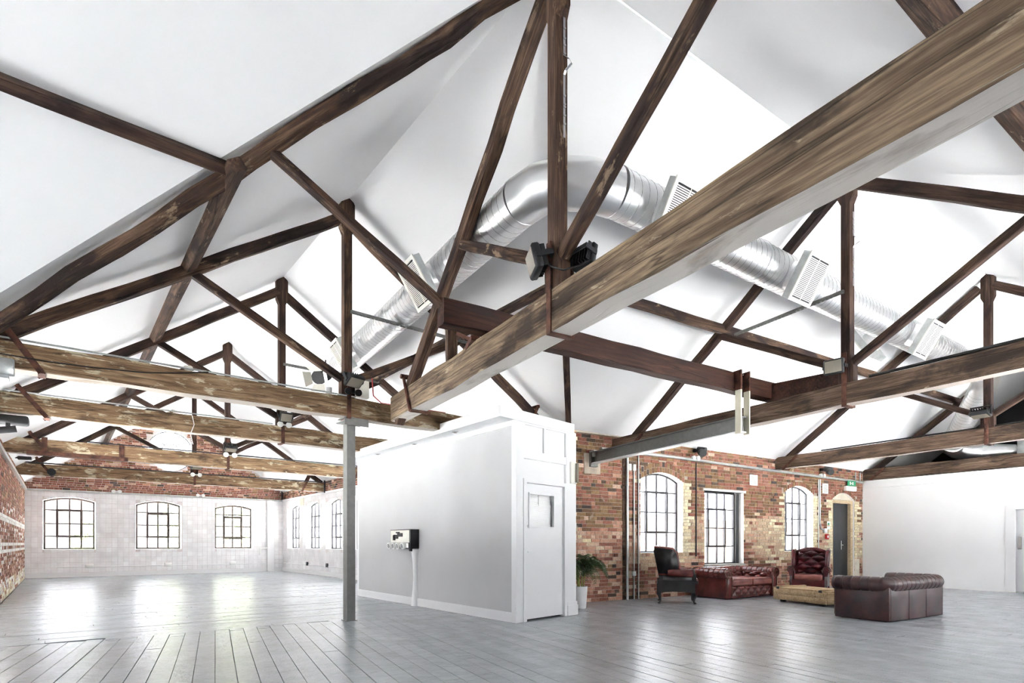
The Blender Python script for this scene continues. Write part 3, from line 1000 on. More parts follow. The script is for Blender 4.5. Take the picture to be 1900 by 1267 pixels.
# round window high in the gable
WN[0] += 1
c0, zc0, r0 = 3.40, 4.80, 0.775
q = MB()
q.tube([PF(c0 + r0 * math.cos(2 * PI * i / 48), 0.22, zc0 + r0 * math.sin(2 * PI * i / 48)) for i in range(49)], 0.028, 6, False)
rw = q.build('window_%d' % WN[0], M_FRAME, None, kind='structure')
q = MB()
q.tube([PF(c0 + 0.28 * math.cos(PI * i / 24), 0.22, zc0 + 0.04 + 0.28 * math.sin(PI * i / 24)) for i in range(25)], 0.012, 5, False)
q.build('glazing_bar', M_FRAME, rw)
for k in range(5):
    a = PI * (k + 0.0) / 4
    q = MB(); q.bar(PF(c0 + (0.28 if k != 2 else 0.0) * math.cos(a), 0.22, zc0 + 0.04 + 0.28 * math.sin(a) * (k != 2)), PF(c0 + r0 * math.cos(a), 0.22, zc0 + 0.04 + 0.73 * math.sin(a)), 0.02, 0.02)
    q.build('glazing_bar', M_FRAME, rw)
q = MB(); q.bar(PF(c0 - r0, 0.22, zc0 + 0.03), PF(c0 + r0, 0.22, zc0 + 0.03), 0.02, 0.022); q.build('glazing_bar', M_FRAME, rw)
q = MB(); q.bar(PF(c0, 0.22, zc0 - r0), PF(c0, 0.22, zc0 + 0.03), 0.02, 0.02); q.build('glazing_bar', M_FRAME, rw)
for k in range(8):
    pts = [(c0, zc0 + 0.03)] + [(c0 + (r0 - .02) * math.cos(PI / 4 * (k + e / 4)), zc0 + (r0 - .02) * math.sin(PI / 4 * (k + e / 4))) for e in range(5)]
    q = MB(); q.prism(pts, 0.218, 0.222, PF); q.build('pane', M_GLASS, rw)
portal(PF, OPS_FAR[3], 0.5)
for op in OPS_N_ADDED:  # added windows out of view, there for their light
    window(PN, op, [op.s0 + 0.02, (op.s0 + op.s1) / 2, op.s1 - 0.02], [0.81, 1.5, 2.2], 0.2, M_FRAME)
for op in OPS_L_ADDED: window(PL, op, [op.s0 + 0.02, (op.s0 + op.s1) / 2, op.s1 - 0.02], [0.81, 1.84], 0.2, M_FRAME)  # added windows left of the frame, there for their light
for op in OPS_WF: window(PWF, op, [op.s0 + 0.02, (op.s0 + op.s1) / 2, op.s1 - 0.02], [0.96, 1.8], 0.2, M_FRAME, depth=0.45)
for op in OPS_WE_ADDED: window(PWE, op, [op.s0 + 0.02, (op.s0 + op.s1) / 2, op.s1 - 0.02], [0.86, 1.8], 0.2, M_FRAME, depth=0.45)  # added wing window out of view, there for its light

# doors
q = MB()
q.box((17.08, 0.04, 0), (17.195, 0.20, 2.45), None, PB); q.box((16.055, 0.04, 0), (16.16, 0.20, 2.45), None, PB); q.box((16.16, 0.04, 2.36), (17.08, 0.20, 2.45), None, PB)
d1 = q.build('door_1', M_JAMB, None, kind='structure')
q = MB(); q.rbox((16.16, 0.13, 0.01), (17.08, 0.185, 2.36), 0.004, 1, PB); lf = q.build('leaf', M_CHAR, d1)
q = MB(); q.box((16.70, 0.115, 1.02), (16.75, 0.13, 1.28), None, PB); q.box((16.62, 0.075, 1.14), (16.76, 0.095, 1.165), None, PB); q.box((16.725, 0.09, 1.14), (16.75, 0.13, 1.165), None, PB)
q.build('lever_handle', M_CHROME, lf, label='steel lever handle')
q = MB(); q.prism([(16.06, 2.46), (17.19, 2.46)] + [(16.06 + (17.19 - 16.06) * (1 - e / 8), OPS_BACK[3].hi(16.06 + 1.13 * (1 - e / 8)) - 0.005) for e in range(9)], 0.06, 0.2, PB)
q.build('tympanum', M_PLAST, d1, label='rough cream plaster panel under the arch')
q = MB(); q.box((16.0, 0.21, 0), (17.25, 0.28, 2.8), None, PB); q.build('backing', M_CHAR, d1)
q = MB(); q.box((17.20, -0.012, 0.0), (17.46, 0.004, 0.74), None, PB); q.build('trim_8', M_PLAST, None, kind='structure')
q = MB()
q.box((5.50, -0.03, 0), (5.69, 0.0, 2.13), None, PE); q.box((5.545, 0.0, 0), (5.60, 0.15, 2.08), None, PE)
q.box((4.46, -0.03, 0), (4.6, 0.0, 2.13), None, PE); q.box((4.6, -0.03, 2.03), (5.5, 0.0, 2.13), None, PE)
d2 = q.build('door_2', M_GLOSSW, None, kind='structure')
q = MB(); q.rbox((4.57, 0.05, 0.012), (5.545, 0.095, 2.02), 0.003, 1, PE); lf = q.build('leaf', M_GLOSSW, d2)
q = MB(); q.box((5.40, 0.035, 1.06), (5.48, 0.05, 1.36), None, PE); q.build('push_plate', M_CHROME, lf, label='brushed steel push plate')

# ------------------------------------------------------------------ floor
PA = math.radians(10.99)
def inpoly(x, y, poly):
    c = False
    n = len(poly)
    for i in range(n):
        x1, y1 = poly[i]; x2, y2 = poly[(i + 1) % n]
        if (y1 > y) != (y2 > y) and x < (x2 - x1) * (y - y1) / (y2 - y1) + x1: c = not c
    return c
def rxy(u, v):
    p = R(u, v); return (p.x, p.y)
POLY_R = [rxy(-4.85, -0.6), rxy(17.66, -0.6), rxy(17.66, 9.08), rxy(6.5, 9.08), (7.62, 8.26), (-0.93, 8.80), (-0.93, 8.1), rxy(-4.85, 7.9)]
POLY_L = [(-0.93, 8.80), (7.62, 8.26), (7.62, 25.45), (-0.93, 25.45)]
sub = MB()
sub.add([(x, y, -0.022) for x, y in POLY_R], [tuple(range(len(POLY_R)))])
sub.add([(x, y, -0.022) for x, y in POLY_L], [tuple(range(4))])
sub.add([R(-5.2, -1.1, -0.06), R(20.8, -1.1, -0.06), R(20.8, 9.6, -0.06), R(-5.2, 9.6, -0.06)], [(0, 1, 2, 3)])
fl = sub.build('floor', M_SUB, None, kind='structure', fix=False)
def planks(poly, ang, w, seed, lmin, lmax, off=0.0):
    g = random.Random(seed)
    d = Vector((math.sin(ang), math.cos(ang))); a = Vector((math.cos(ang), -math.sin(ang)))
    cs = [Vector(p).dot(a) for p in poly]
    out = []
    k = int(min(cs) / w) - 1
    while k * w < max(cs):
        c = k * w + w / 2 + off
        k += 1
        ts = [Vector(p).dot(d) for p in poly]
        t = min(ts); run = None
        spans = []
        while t < max(ts) + 0.1:
            p = a * c + d * t
            if inpoly(p.x, p.y, poly):
                run = run or [t, t]; run[1] = t
            elif run:
                spans.append(run); run = None
            t += 0.05
        if run: spans.append(run)
        for t0, t1 in spans:
            t = t0 - g.random() * 0.2
            ph = g.random() * lmax
            first = True
            while t < t1:
                l = (ph if first else lmin + g.random() * (lmax - lmin)); first = False
                l = max(l, 0.5)
                e = min(t + l, t1 + 0.04)
                if e - t > 0.1: out.append((c, max(t, t0 - 0.02), e))
                t = e
    return out, a, d
PL_W = 0.176
fitems = []
for poly, ang, seed, off in ((POLY_R, PA, 21, 0.0), (POLY_L, PI / 2, 22, 0.0)):
    pl, a, d = planks(poly, ang, PL_W, seed, 3.0, 5.4, off)
    for c, t0, t1 in pl: fitems.append((c, t0, t1, a, d))
def plank_score(it):
    c, t0, t1, a, d = it
    best = 0
    ln = 0
    for e in (0.1, 0.5, 0.9):
        p = a * c + d * (t0 + (t1 - t0) * e)
        q = proj((p.x, p.y, 0))
        if q and -20 < q[0] < 1920 and 1000 < q[1] < 1280: best = max(best, 1 / q[2])
    return best
fitems.sort(key=lambda i: -plank_score(i))
g = random.Random(5)
fm = MB()
pm = bpy.data.meshes.new('plank')
pm.from_pydata([(-.5, -.5, -1), (.5, -.5, -1), (.5, .5, -1), (-.5, .5, -1), (-.5, -.5, -.12), (.5, -.5, -.12), (.5, .5, -.12), (-.5, .5, -.12), (-.485, -.5, 0), (.485, -.5, 0), (.485, .5, 0), (-.485, .5, 0)], [],
               [(4, 5, 9, 8), (5, 6, 10, 9), (6, 7, 11, 10), (7, 4, 8, 11), (8, 9, 10, 11), (0, 1, 5, 4), (1, 2, 6, 5), (2, 3, 7, 6), (3, 0, 4, 7)])
pm.materials.append(M_FLR_O)
for i, (c, t0, t1, a, d) in enumerate(fitems):
    f = 0.95 + 0.10 * g.random()
    col = (0.325 * f, 0.350 * f, 0.375 * f)
    gap = 0.004 + 0.004 * (g.random() ** 3)
    zt = -0.0035 * g.random()
    p = a * c + d * ((t0 + t1) / 2)
    tilt = (g.random() - 0.5) * 0.012
    pit = (g.random() - 0.5) * 0.0016
    if i < 300:
        o = link(bpy.data.objects.new('plank', pm), fl)
        Mx = Matrix(((a.x, d.x, 0), (a.y, d.y, 0), (0, 0, 1))).to_4x4()
        o.matrix_basis = Matrix.Translation((p.x, p.y, zt)) @ Mx @ Matrix.Rotation(tilt, 4, 'Y') @ Matrix.Rotation(pit, 4, 'X') @ Matrix.Diagonal((PL_W - gap, t1 - t0 - 0.005, 0.02, 1))
        o.color = (*col, 1)
    else:
        hw = (PL_W - gap) / 2
        def PP(x, y, z, a=a, d=d, c=c, tilt=tilt):
            q = a * (c + x) + d * y
            return Vector((q.x, q.y, z - x * tilt))
        fm.box((-hw, t0, zt - 0.02), (hw, t1 - 0.005, zt), col, PP)
fm.build('planking', M_FLR_A, fl, kind='stuff', fix=False)

# ------------------------------------------------------------------ roof trusses
LB = Vector((1, 0, 0)); LA = Vector((0, 1, 0))
RB = (R(1, 0) - R(0, 0)); RA = (R(0, 1) - R(0, 0))
def truss(label, P, side, tie, ak, pr1, pr2, br1, br2, mats, tw=0.21, mw=0.115, heel=(True, True), pd=0.145, bd=0.108, kz=(3.42, 6.42), wob=0.006, straps=True):
    (a0, a1, z0, z1) = tie
    root = thing('roof_truss', label, 'roof truss', P(ak, z0, tw / 2), group='king post roof trusses')
    mt, mm = mats
    beam('tie_beam', P(a0, (z0 + z1) / 2, tw / 2 - 0.02), P(a1, (z0 + z1) / 2, tw / 2 - 0.02), tw, z1 - z0, mt, root, side, wob * 1.6, seg=16)
    for p, q in (pr1, pr2):
        beam('principal_rafter', P(p[0], p[1], mw / 2), P(q[0], q[1], mw / 2), mw, pd, mm, root, side, wob)
    for b in (br1, br2):
        if b:
            ex = (Vector(b[0]) - Vector(b[1])).normalized() * 0.10
            b = ((b[0][0] + ex.x, b[0][1] + ex.y), b[1])
            beam('brace', P(b[0][0], b[0][1], mw / 2), P(b[1][0], b[1][1], mw / 2), mw * 0.8, bd, mm, root, side, wob * .7)
    zb, zt = z1 - 0.005, kz[1]
    k = 0.060
    poly = [(ak - .105, zb), (ak + .105, zb), (ak + .105, zb + .24), (ak + k, zb + .40), (ak + k, zt - .56), (ak + .105, zt - .46), (ak + .105, zt - .10), (ak + .055, zt), (ak - .055, zt), (ak - .105, zt - .10), (ak - .105, zt - .46), (ak - k, zt - .56), (ak - k, zb + .40), (ak - .105, zb + .24)]
    prism_post('king_post', poly, 0.0, mw, P, mm, root)
    Q = lambda a, o, z: P(a, z, o)
    if straps:
        m = MB()
        m.box((ak - .032, -0.035, z0 - .012), (ak + .032, -0.021, z1 + .42), None, Q)
        m.box((ak - .032, tw - .019, z0 - .012), (ak + .032, tw - .005, z1 + .42), None, Q)
        m.box((ak - .032, -0.035, z0 - .022), (ak + .032, tw - .005, z0 - .006), None, Q)
        m.box((ak - .02, -0.05, z1 + .30), (ak + .02, -0.03, z1 + .34), None, Q)
        m.build('king_strap', M_RUST, root)
        for h, pr, sg in ((heel[0], pr1, 1), (heel[1], pr2, -1)):
            if not h: continue
            (pa, pz), (qa, qz) = pr
            L = math.hypot(qa - pa, qz - pz)
            ca, cz = pa + (qa - pa) * 0.52 / L, pz + (qz - pz) * 0.52 / L
            na, nz = -(qz - pz) / L * sg, (qa - pa) / L * sg
            t = (ca + na * .15, cz + nz * .15)
            b = (ca + sg * 0.28, z0 - 0.012)
            m = MB()
            for o0, o1 in ((-0.036, -0.022), (tw - .018, tw - .004)):
                d = Vector((b[0] - t[0], b[1] - t[1])).normalized(); nn = Vector((-d.y, d.x)) * 0.032
                m.prism([(t[0] - nn.x, t[1] - nn.y), (b[0] - nn.x, b[1] - nn.y), (b[0] + nn.x, b[1] + nn.y), (t[0] + nn.x, t[1] + nn.y)], o0, o1, Q)
            m.box((b[0] - .034, -0.036, b[1] - .008), (b[0] + .034, tw - .004, b[1] + .006), None, Q)
            m.bar(Q(t[0], -0.055, t[1]), Q(t[0], tw + .02, t[1]), 0.05, 0.05)
            m.build('heel_strap', M_RUST, root)
    return root
def PLt(Y): return lambda a, z, o: L3(a, Y + o, z)
def PRt(u): return lambda a, z, o: R(u + o, a, z)
LP1 = ((-0.86, 3.20), (3.32, 6.10)); LP2 = ((7.52, 3.42), (3.46, 6.06))
LB1 = ((1.43, 4.62), (3.31, 3.67)); LB2 = ((5.40, 4.70), (3.47, 3.67))
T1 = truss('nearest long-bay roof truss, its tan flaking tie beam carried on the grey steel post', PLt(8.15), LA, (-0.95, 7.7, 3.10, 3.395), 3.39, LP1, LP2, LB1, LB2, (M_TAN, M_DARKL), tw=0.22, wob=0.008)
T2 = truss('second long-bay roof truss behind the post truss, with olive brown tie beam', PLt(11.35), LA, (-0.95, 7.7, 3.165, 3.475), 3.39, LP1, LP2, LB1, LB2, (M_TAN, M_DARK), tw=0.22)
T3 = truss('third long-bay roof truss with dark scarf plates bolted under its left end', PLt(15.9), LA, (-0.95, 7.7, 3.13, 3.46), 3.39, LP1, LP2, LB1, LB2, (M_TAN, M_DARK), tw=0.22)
m = MB()
m.box((-0.55, 15.86, 3.12), (1.25, 16.11, 3.20)); m.box((-0.3, 15.855, 3.12), (-0.2, 15.875, 3.5)); m.box((1.08, 15.855, 3.12), (1.18, 15.875, 3.5)); m.box((0.4, 15.855, 3.12), (0.48, 15.875, 3.2))
m.build('scarf_plate', M_RUST, T3)
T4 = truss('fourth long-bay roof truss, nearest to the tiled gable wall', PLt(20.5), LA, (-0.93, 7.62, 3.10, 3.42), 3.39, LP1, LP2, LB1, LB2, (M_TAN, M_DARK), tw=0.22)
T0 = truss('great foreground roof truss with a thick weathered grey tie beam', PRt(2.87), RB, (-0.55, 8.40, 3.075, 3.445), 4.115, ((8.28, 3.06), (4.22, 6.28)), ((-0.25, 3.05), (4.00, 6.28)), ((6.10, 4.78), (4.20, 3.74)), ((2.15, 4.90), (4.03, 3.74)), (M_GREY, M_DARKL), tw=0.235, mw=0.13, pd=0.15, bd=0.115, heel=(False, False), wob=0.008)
m = MB()   # leaning iron bar strap at the far heel of the great truss
Q0 = lambda a, o, z: R(2.87 + o, a, z)
m.tube([Q0(7.76, -0.05, 3.60), Q0(7.62, -0.05, 3.30), Q0(7.50, -0.05, 3.06)], 0.022, 8)
m.tube([Q0(7.50, -0.05, 3.06), Q0(7.50, 0.25, 3.06)], 0.022, 8)
m.tube([Q0(7.76, -0.09, 3.60), Q0(7.76, 0.22, 3.60)], 0.035, 8)
m.build('heel_strap', M_RUST, T0)
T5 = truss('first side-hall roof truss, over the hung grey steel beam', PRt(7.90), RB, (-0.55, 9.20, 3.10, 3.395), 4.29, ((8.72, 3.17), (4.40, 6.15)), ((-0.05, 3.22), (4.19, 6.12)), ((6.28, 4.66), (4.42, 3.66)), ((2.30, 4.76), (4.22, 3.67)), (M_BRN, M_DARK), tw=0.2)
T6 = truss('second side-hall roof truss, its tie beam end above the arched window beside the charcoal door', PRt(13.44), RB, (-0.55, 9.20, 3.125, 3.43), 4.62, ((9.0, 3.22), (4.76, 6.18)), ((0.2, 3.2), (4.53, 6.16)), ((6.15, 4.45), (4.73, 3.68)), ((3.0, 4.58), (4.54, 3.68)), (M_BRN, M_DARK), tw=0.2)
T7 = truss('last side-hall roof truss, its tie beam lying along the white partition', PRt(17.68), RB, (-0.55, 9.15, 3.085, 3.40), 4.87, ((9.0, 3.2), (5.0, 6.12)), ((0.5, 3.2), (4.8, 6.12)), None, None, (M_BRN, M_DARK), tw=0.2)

def lone_beam(name, label, cat, p, q, w, h, mat, side, group=None, wob=0.006):
    t = beam(name, p, q, w, h, mat, None, side, wob)
    return tag(t, label, cat, group)
lone_beam('purlin', 'long-bay purlin under the left roof slope, running from the left valley rafter to the gable', 'purlin', L3(1.29, 5.68, 4.72), L3(1.27, 25.45, 4.72), 0.145, 0.12, M_DARKL, Vector((0.81, 0, 0.58)))
lone_beam('purlin', 'long-bay purlin under the right roof slope, seen below the curved duct', 'purlin', L3(5.32, 5.55, 4.76), L3(5.40, 25.45, 4.76), 0.11, 0.13, M_DARKL, Vector((0.81, 0, -0.58)))
lone_beam('purlin', 'side-hall purlin under the far roof slope, above the brick wall', 'purlin', R(4.3, 6.27, 4.80), R(17.6, 6.45, 4.80), 0.11, 0.135, M_DARKL, RA)
lone_beam('purlin', 'side-hall purlin under the near roof slope, crossing behind the great tie beam at top right', 'purlin', R(2.6, 1.74, 4.86), R(17.6, 2.42, 4.86), 0.19, 0.17, M_DARKL, Vector((RA.x * 0.8, RA.y * 0.8, 0.58)))
lone_beam('purlin', 'thin purlin at the top left, meeting the valley rafter from the left', 'purlin', L3(-3.8, 5.78, 4.74), L3(1.24, 5.84, 4.74), 0.105, 0.10, M_DARK, Vector((0, 0.83, -0.55)))
lone_beam('valley_rafter', 'long dark valley rafter from top middle down to the left wall', 'rafter', L3(3.30, 3.86, 6.25), L3(-0.72, 7.98, 3.27), 0.115, 0.115, M_DARKL, Vector((0.72, 0.70, 0)), wob=0.02)
lone_beam('valley_brace', 'slanting brace from the left valley rafter to the end of the dark red beam', 'brace', L3(1.52, 5.66, 4.99), R(2.42, 5.46, 3.70), 0.085, 0.10, M_DARKL, RB)
lone_beam('valley_board', 'narrow dark board down the right-hand valley of the ceiling', 'board', L3(6.35, 6.53, 4.47), L3(7.80, 7.93, 3.42), 0.11, 0.05, M_DARK, Vector((0.7, -0.7, 0)))
# the dark red beam lying on the tie beams
DB = thing('trimmer_beam', 'dark red-brown beam lying on two tie beams, bracketed over the grey steel beam', 'beam', R(5.3, 5.46, 3.5))
beam('timber', R(2.38, 5.43, 3.61), R(8.25, 5.49, 3.555), 0.17, 0.27, M_RED, DB, RA, 0.008)
m = MB(); m.prism([(7.88, 5.50), (8.12, 5.5), (8.14, 4.6), (8.10, 4.5)], 3.40, 3.66, lambda a, o, z: R(a, z, o)); m.build('wedge', M_RED, DB)
m = MB(); m.bar(R(2.85, 5.55, 3.47), R(2.95, 6.05, 3.40), 0.10, 0.06); m.bar(R(2.8, 5.9, 3.62), R(2.9, 5.6, 3.44), 0.05, 0.04); m.build('iron_bracket', M_RUST, DB)
# the rising strut end seen between dark beam and tie
lone_beam('strut', 'short dark strut tucked under the end of the dark red beam', 'strut', R(2.72, 5.9, 3.74), R(3.0, 6.5, 3.42), 0.13, 0.12, M_DARKL, RB)
# hung steel beam
SB = thing('steel_beam', 'grey painted steel I-beam from the brick wall to the strap hanger', 'beam', R(7.25, 7.2, 2.8))
sbd = R(7.10, 5.36) - R(7.34, 9.06)
def SBp(o, t, z): return R(7.34, 9.10) + (R(7.12, 5.33) - R(7.34, 9.10)) * t + R(o, 0) + Vector((0, 0, z))
m = MB()
for o0, o1, za, zb in ((-0.006, 0.006, 2.84, 3.045), (-0.075, 0.075, 3.045, 3.06)):
    m.box((o0, 0.0, za), (o1, 1.0, zb), None, SBp)
m.build('i_section', M_GREYP, SB)
m = MB(); m.box((-0.075, 0.0, 2.822), (0.075, 1.0, 2.84), None, SBp); m.build('bottom_flange', M_GLOSSW, SB, label='white bottom flange')  # bottom flange is white, the web above it grey
m = MB(); m.box((-0.07, 0.90, 2.845), (-0.008, 0.985, 2.97), None, SBp); m.box((0.008, 0.90, 2.845), (0.07, 0.985, 2.97), None, SBp); m.build('end_cleat', M_GREYP, SB)
m = MB(); m.box((-0.09, 0.003, 2.76), (0.09, 0.03, 3.04), None, SBp); m.build('bearing_plate', M_GREYP, SB)
for k, o in enumerate((-0.105, 0.085)):
    m = MB(); m.box((o, 0.985, 2.80), (o + 0.022 if k else o + 0.03, 1.012, 3.43), None, SBp)
    m.build('hanger_strap', M_CREAMS, SB, label='cream painted hanger strap')
m = MB(); m.box((-0.105, 0.985, 3.43), (-0.075, 1.012, 3.715), None, SBp); m.box((0.085, 0.985, 3.43), (0.107, 1.012, 3.715), None, SBp); m.box((-0.105, 0.93, 3.703), (-0.075, 1.012, 3.715), None, SBp); m.box((0.085, 0.93, 3.703), (0.107, 1.012, 3.715), None, SBp); m.build('strap_saddle', M_RUST, SB)
# steel post
SP = thing('steel_post', 'slim grey steel post standing under the tan tie beam', 'post', (3.52, 8.42, 0))
m = MB()
for a, b in (((3.452, 8.35, 0.01), (3.464, 8.50, 3.045)), ((3.576, 8.35, 0.01), (3.588, 8.50, 3.045)), ((3.464, 8.40, 0.01), (3.576, 8.412, 3.045))): m.box(a, b)
m.box((3.46, 8.352, 0.01), (3.585, 8.362, 3.045))
m.build('column', M_GREYP, SP)
m = MB(); m.box((3.33, 8.14, 3.045), (3.71, 8.48, 3.058)); m.box((3.33, 8.14, 2.985), (3.71, 8.155, 3.045)); m.box((3.33, 8.14, 3.058), (3.71, 8.155, 3.10)); m.box((3.33, 8.155, 3.085), (3.71, 8.40, 3.10))
m.build('head_plate', M_GREYP, SP)
m = MB(); m.box((3.43, 8.33, 0.0), (3.61, 8.52, 0.012)); m.build('base_plate', M_GREYP, SP)

# ------------------------------------------------------------------ spiral duct
DU = thing('air_duct', 'big galvanised spiral duct bending round under the ridge', 'duct', R(3.3, 4.57, 4.95))
def ductpipe(name, pts, r=0.245, seam=True, mat=None):
    m = MB(); m.tube(pts, r, 40, True); o = m.build(name, mat or M_DUCT, DU)
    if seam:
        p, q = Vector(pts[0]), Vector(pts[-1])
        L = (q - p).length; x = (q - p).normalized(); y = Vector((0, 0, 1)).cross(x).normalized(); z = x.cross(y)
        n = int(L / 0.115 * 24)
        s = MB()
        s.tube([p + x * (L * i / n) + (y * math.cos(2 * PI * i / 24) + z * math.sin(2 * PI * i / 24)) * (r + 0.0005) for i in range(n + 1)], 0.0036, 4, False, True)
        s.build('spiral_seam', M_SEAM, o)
    return o
def flange(c, d, r=0.25, parent=None, w=0.03):
    m = MB(); d = Vector(d).normalized(); m.tube([Vector(c) - d * w / 2, Vector(c) + d * w / 2], r, 40, True); return m.build('flange', M_DUCT, parent or DU)
def LX(v): return R(3.02 + (12.2 - v) * 0.0351, v, 4.95)
def RX(u): return R(u, 4.600 + (u - 4.0) * 0.0605, 4.95)
dL = LX(5) - LX(6); dR = RX(6) - RX(5)
ductpipe('duct_run', [LX(12.2), LX(9.0)])
ductpipe('duct_run', [LX(9.0), LX(5.25)])
elb = []
c = Vector(LX(4.62)) ; e0 = LX(5.25); e1 = RX(4.02)
for i in range(5):
    t = i / 4
    p = (e0 * (1 - t) ** 2 + c * 2 * t * (1 - t) * 1.0 + e1 * t ** 2)
    elb.append(p)
ductpipe('elbow', elb, 0.25, False)
for p, d in ((elb[0], dL), (elb[2], elb[3] - elb[1]), (elb[4], dR)): flange(p, d, 0.2535)
ductpipe('duct_run', [RX(4.02), RX(6.6)]); flange(RX(6.6), dR, 0.256)
ductpipe('duct_run', [RX(6.6), RX(10.2)]); flange(RX(10.2), dR, 0.252)
ductpipe('duct_run', [RX(10.2), RX(15.0)])
flange(LX(9.0), dL, 0.252); flange(LX(7.75), dL, 0.252)
e2 = RX(15.0); c2 = RX(15.55); e3 = Vector(c2) + (R(17.6, 6.75, 3.95) - c2).normalized() * 0.5
lw = R(17.75, 6.85, 3.86)
ductpipe('elbow', [e2 * (1 - t) ** 2 + c2 * 2 * t * (1 - t) + e3 * t ** 2 for t in (0, .25, .5, .75, 1)], 0.25, False); flange(e2, dR, 0.254); flange(e3, e3 - c2, 0.254)
ductpipe('duct_run', [e3, lw])
lw2 = lw + (lw - e3).normalized() * 0.35; lw3 = R(18.35, 6.45, 3.60)
ductpipe('elbow', [lw * (1 - t) ** 2 + lw2 * 2 * t * (1 - t) + lw3 * t ** 2 for t in (0, .25, .5, .75, 1)], 0.25, False)
flange(lw, lw - e3, 0.27); flange(lw3, lw3 - lw2, 0.27)
m = MB(); m.tube([lw3, R(18.6, 5.75, 3.58)], lambda i: (0.25, 0.16)[i], 32, True); m.build('reducer', M_DUCT, DU)
m = MB(); m.tube([LX(12.2), LX(12.5)], lambda i: (0.245, 0.15)[i], 32, True); m.build('end_cap', M_DUCT, DU)
AH = thing('air_handler', 'pale sheet metal air unit in the dark loft behind the partition', 'air unit', R(18.7, 5.0, 2.93))
m = MB(); m.rbox((18.2, 4.75, 3.0), (19.2, 5.65, 3.95), 0.01, 1, lambda u, v, z: R(u, v, z)); m.build('casing', M_GALV, AH)
m = MB(); m.rbox((18.25, 3.9, 2.93), (19.3, 4.7, 4.1), 0.01, 1, lambda u, v, z: R(u, v, z)); m.build('side_casing', M_BEIGE, AH)
tag(one('loft_board', 'beige panel standing in the loft behind the last truss', 'panel', M_BEIGE, lambda m: m.box((18.0, 3.0, 3.0), (18.06, 4.62, 5.2), None, lambda u, v, z: R(u, v, z)), loc=R(18, 3.8, 3)), None)

VENTS = [
 ('first grille box on the left-hand duct run, facing the long bay', LX(7.22), -dR, dL),
 ('grille box near the far end of the left-hand duct run, beside the post truss', LX(10.75), -dR, dL),
 ('grille box right after the duct bend, half hidden by the great tie beam', RX(4.62), dL, dR),
 ('grille box beside the first side-hall king post, largest one seen in full', RX(7.22), dL, dR),
 ('grille box furthest along the right-hand duct run', RX(11.1), dL, dR),
 ('grille box on the far side of the right-hand duct, seen from behind', RX(10.6), -dL, dR)]
for lab, c, nd, ax in VENTS:
    nd = Vector(nd).normalized(); ax = Vector(ax).normalized()
    t = math.radians(32)
    nf = (nd * math.cos(t) + Vector((0, 0, -math.sin(t)))).normalized()
    upv = nf.cross(ax).normalized()
    if upv.z < 0: upv = -upv
    C = Vector(c)
    V = lambda a, b, d: C + ax * a + upv * b + nf * d
    root = thing('grille_box', lab, 'vent', C + nf * 0.42, group='grille boxes on the spiral duct')
    m = MB(); m.tube([V(0, 0, 0.17), V(0, 0, 0.40)], 0.185, 28, True); sg = m.build('spigot', M_DUCT, root)
    m = MB(); m.tube([V(0, 0, 0.285), V(0, 0, 0.30)], 0.19, 28, True); m.build('flange', M_DUCT, sg)
    w, h = 0.25, 0.29
    m = MB(); m.box((-w, -h, 0.37), (w, h, 0.475), None, V); m.build('plenum', M_GALV, root)
    m = MB()
    for a, b in (((-w - .012, -h - .012), (-w + .035, h + .012)), ((w - .035, -h - .012), (w + .012, h + .012)), ((-w + .035, -h - .012), (w - .035, -h + .035)), ((-w + .035, h - .035), (w - .035, h + .012))):
        m.box((a[0], a[1], 0.475), (b[0], b[1], 0.492), None, V)
    m.build('grille_frame', M_CREAMM, root)
    m = MB(); m.box((-w + .03, -h + .03, 0.468), (w - .03, h - .03, 0.4765), None, V); m.build('recess', M_GRILLE, root)
    m = MB()
    nb = 24
    for i in range(nb):
        b = -h + .05 + (2 * h - .10) * (i + .5) / nb
        m.box((-w + .035, b - .0058, 0.478), (w - .035, b + .0058, 0.486), None, V)
    m.box((-.006, -h + .035, 0.477), (.006, h - .035, 0.483), None, V)
    m.build('louvre', M_CREAMM, root, kind='stuff')
# slotted channels carrying the duct
def channel(label, p, q):
    def f(m):
        p_, q_ = Vector(p), Vector(q)
        d = (q_ - p_); L = d.length; d.normalize(); up = Vector((0, 0, 1)); s = up.cross(d).normalized()
        n = int(L / 0.06)
        m.bar(p_ + s * -.02, q_ + s * -.02, 0.003, 0.041); m.bar(p_ + s * .02, q_ + s * .02, 0.003, 0.041)
        for z in (.019,):
            m.bar(p_ + up * z, q_ + up * z, 0.04, 0.003)
        for i in range(n):
            a = p_ + d * (L * (i + .15) / n); b = p_ + d * (L * (i + .5) / n)
            m.bar(a - up * .019, b - up * .019, 0.04, 0.003)
    o = one('strut_channel', label, 'channel', M_GREYP, f, loc=(Vector(p) + Vector(q)) / 2, group='slotted channels under the duct')
channel('slotted steel channel across the post truss under the duct', L3(3.42, 8.13, 4.69), L3(5.55, 8.13, 4.69))
channel('slotted steel channel across the second long-bay truss', L3(3.40, 11.33, 4.69), L3(5.4, 11.33, 4.69))
channel('slotted steel channel across the first side-hall truss under the duct', R(7.88, 4.30, 4.66), R(7.88, 6.05, 4.62))

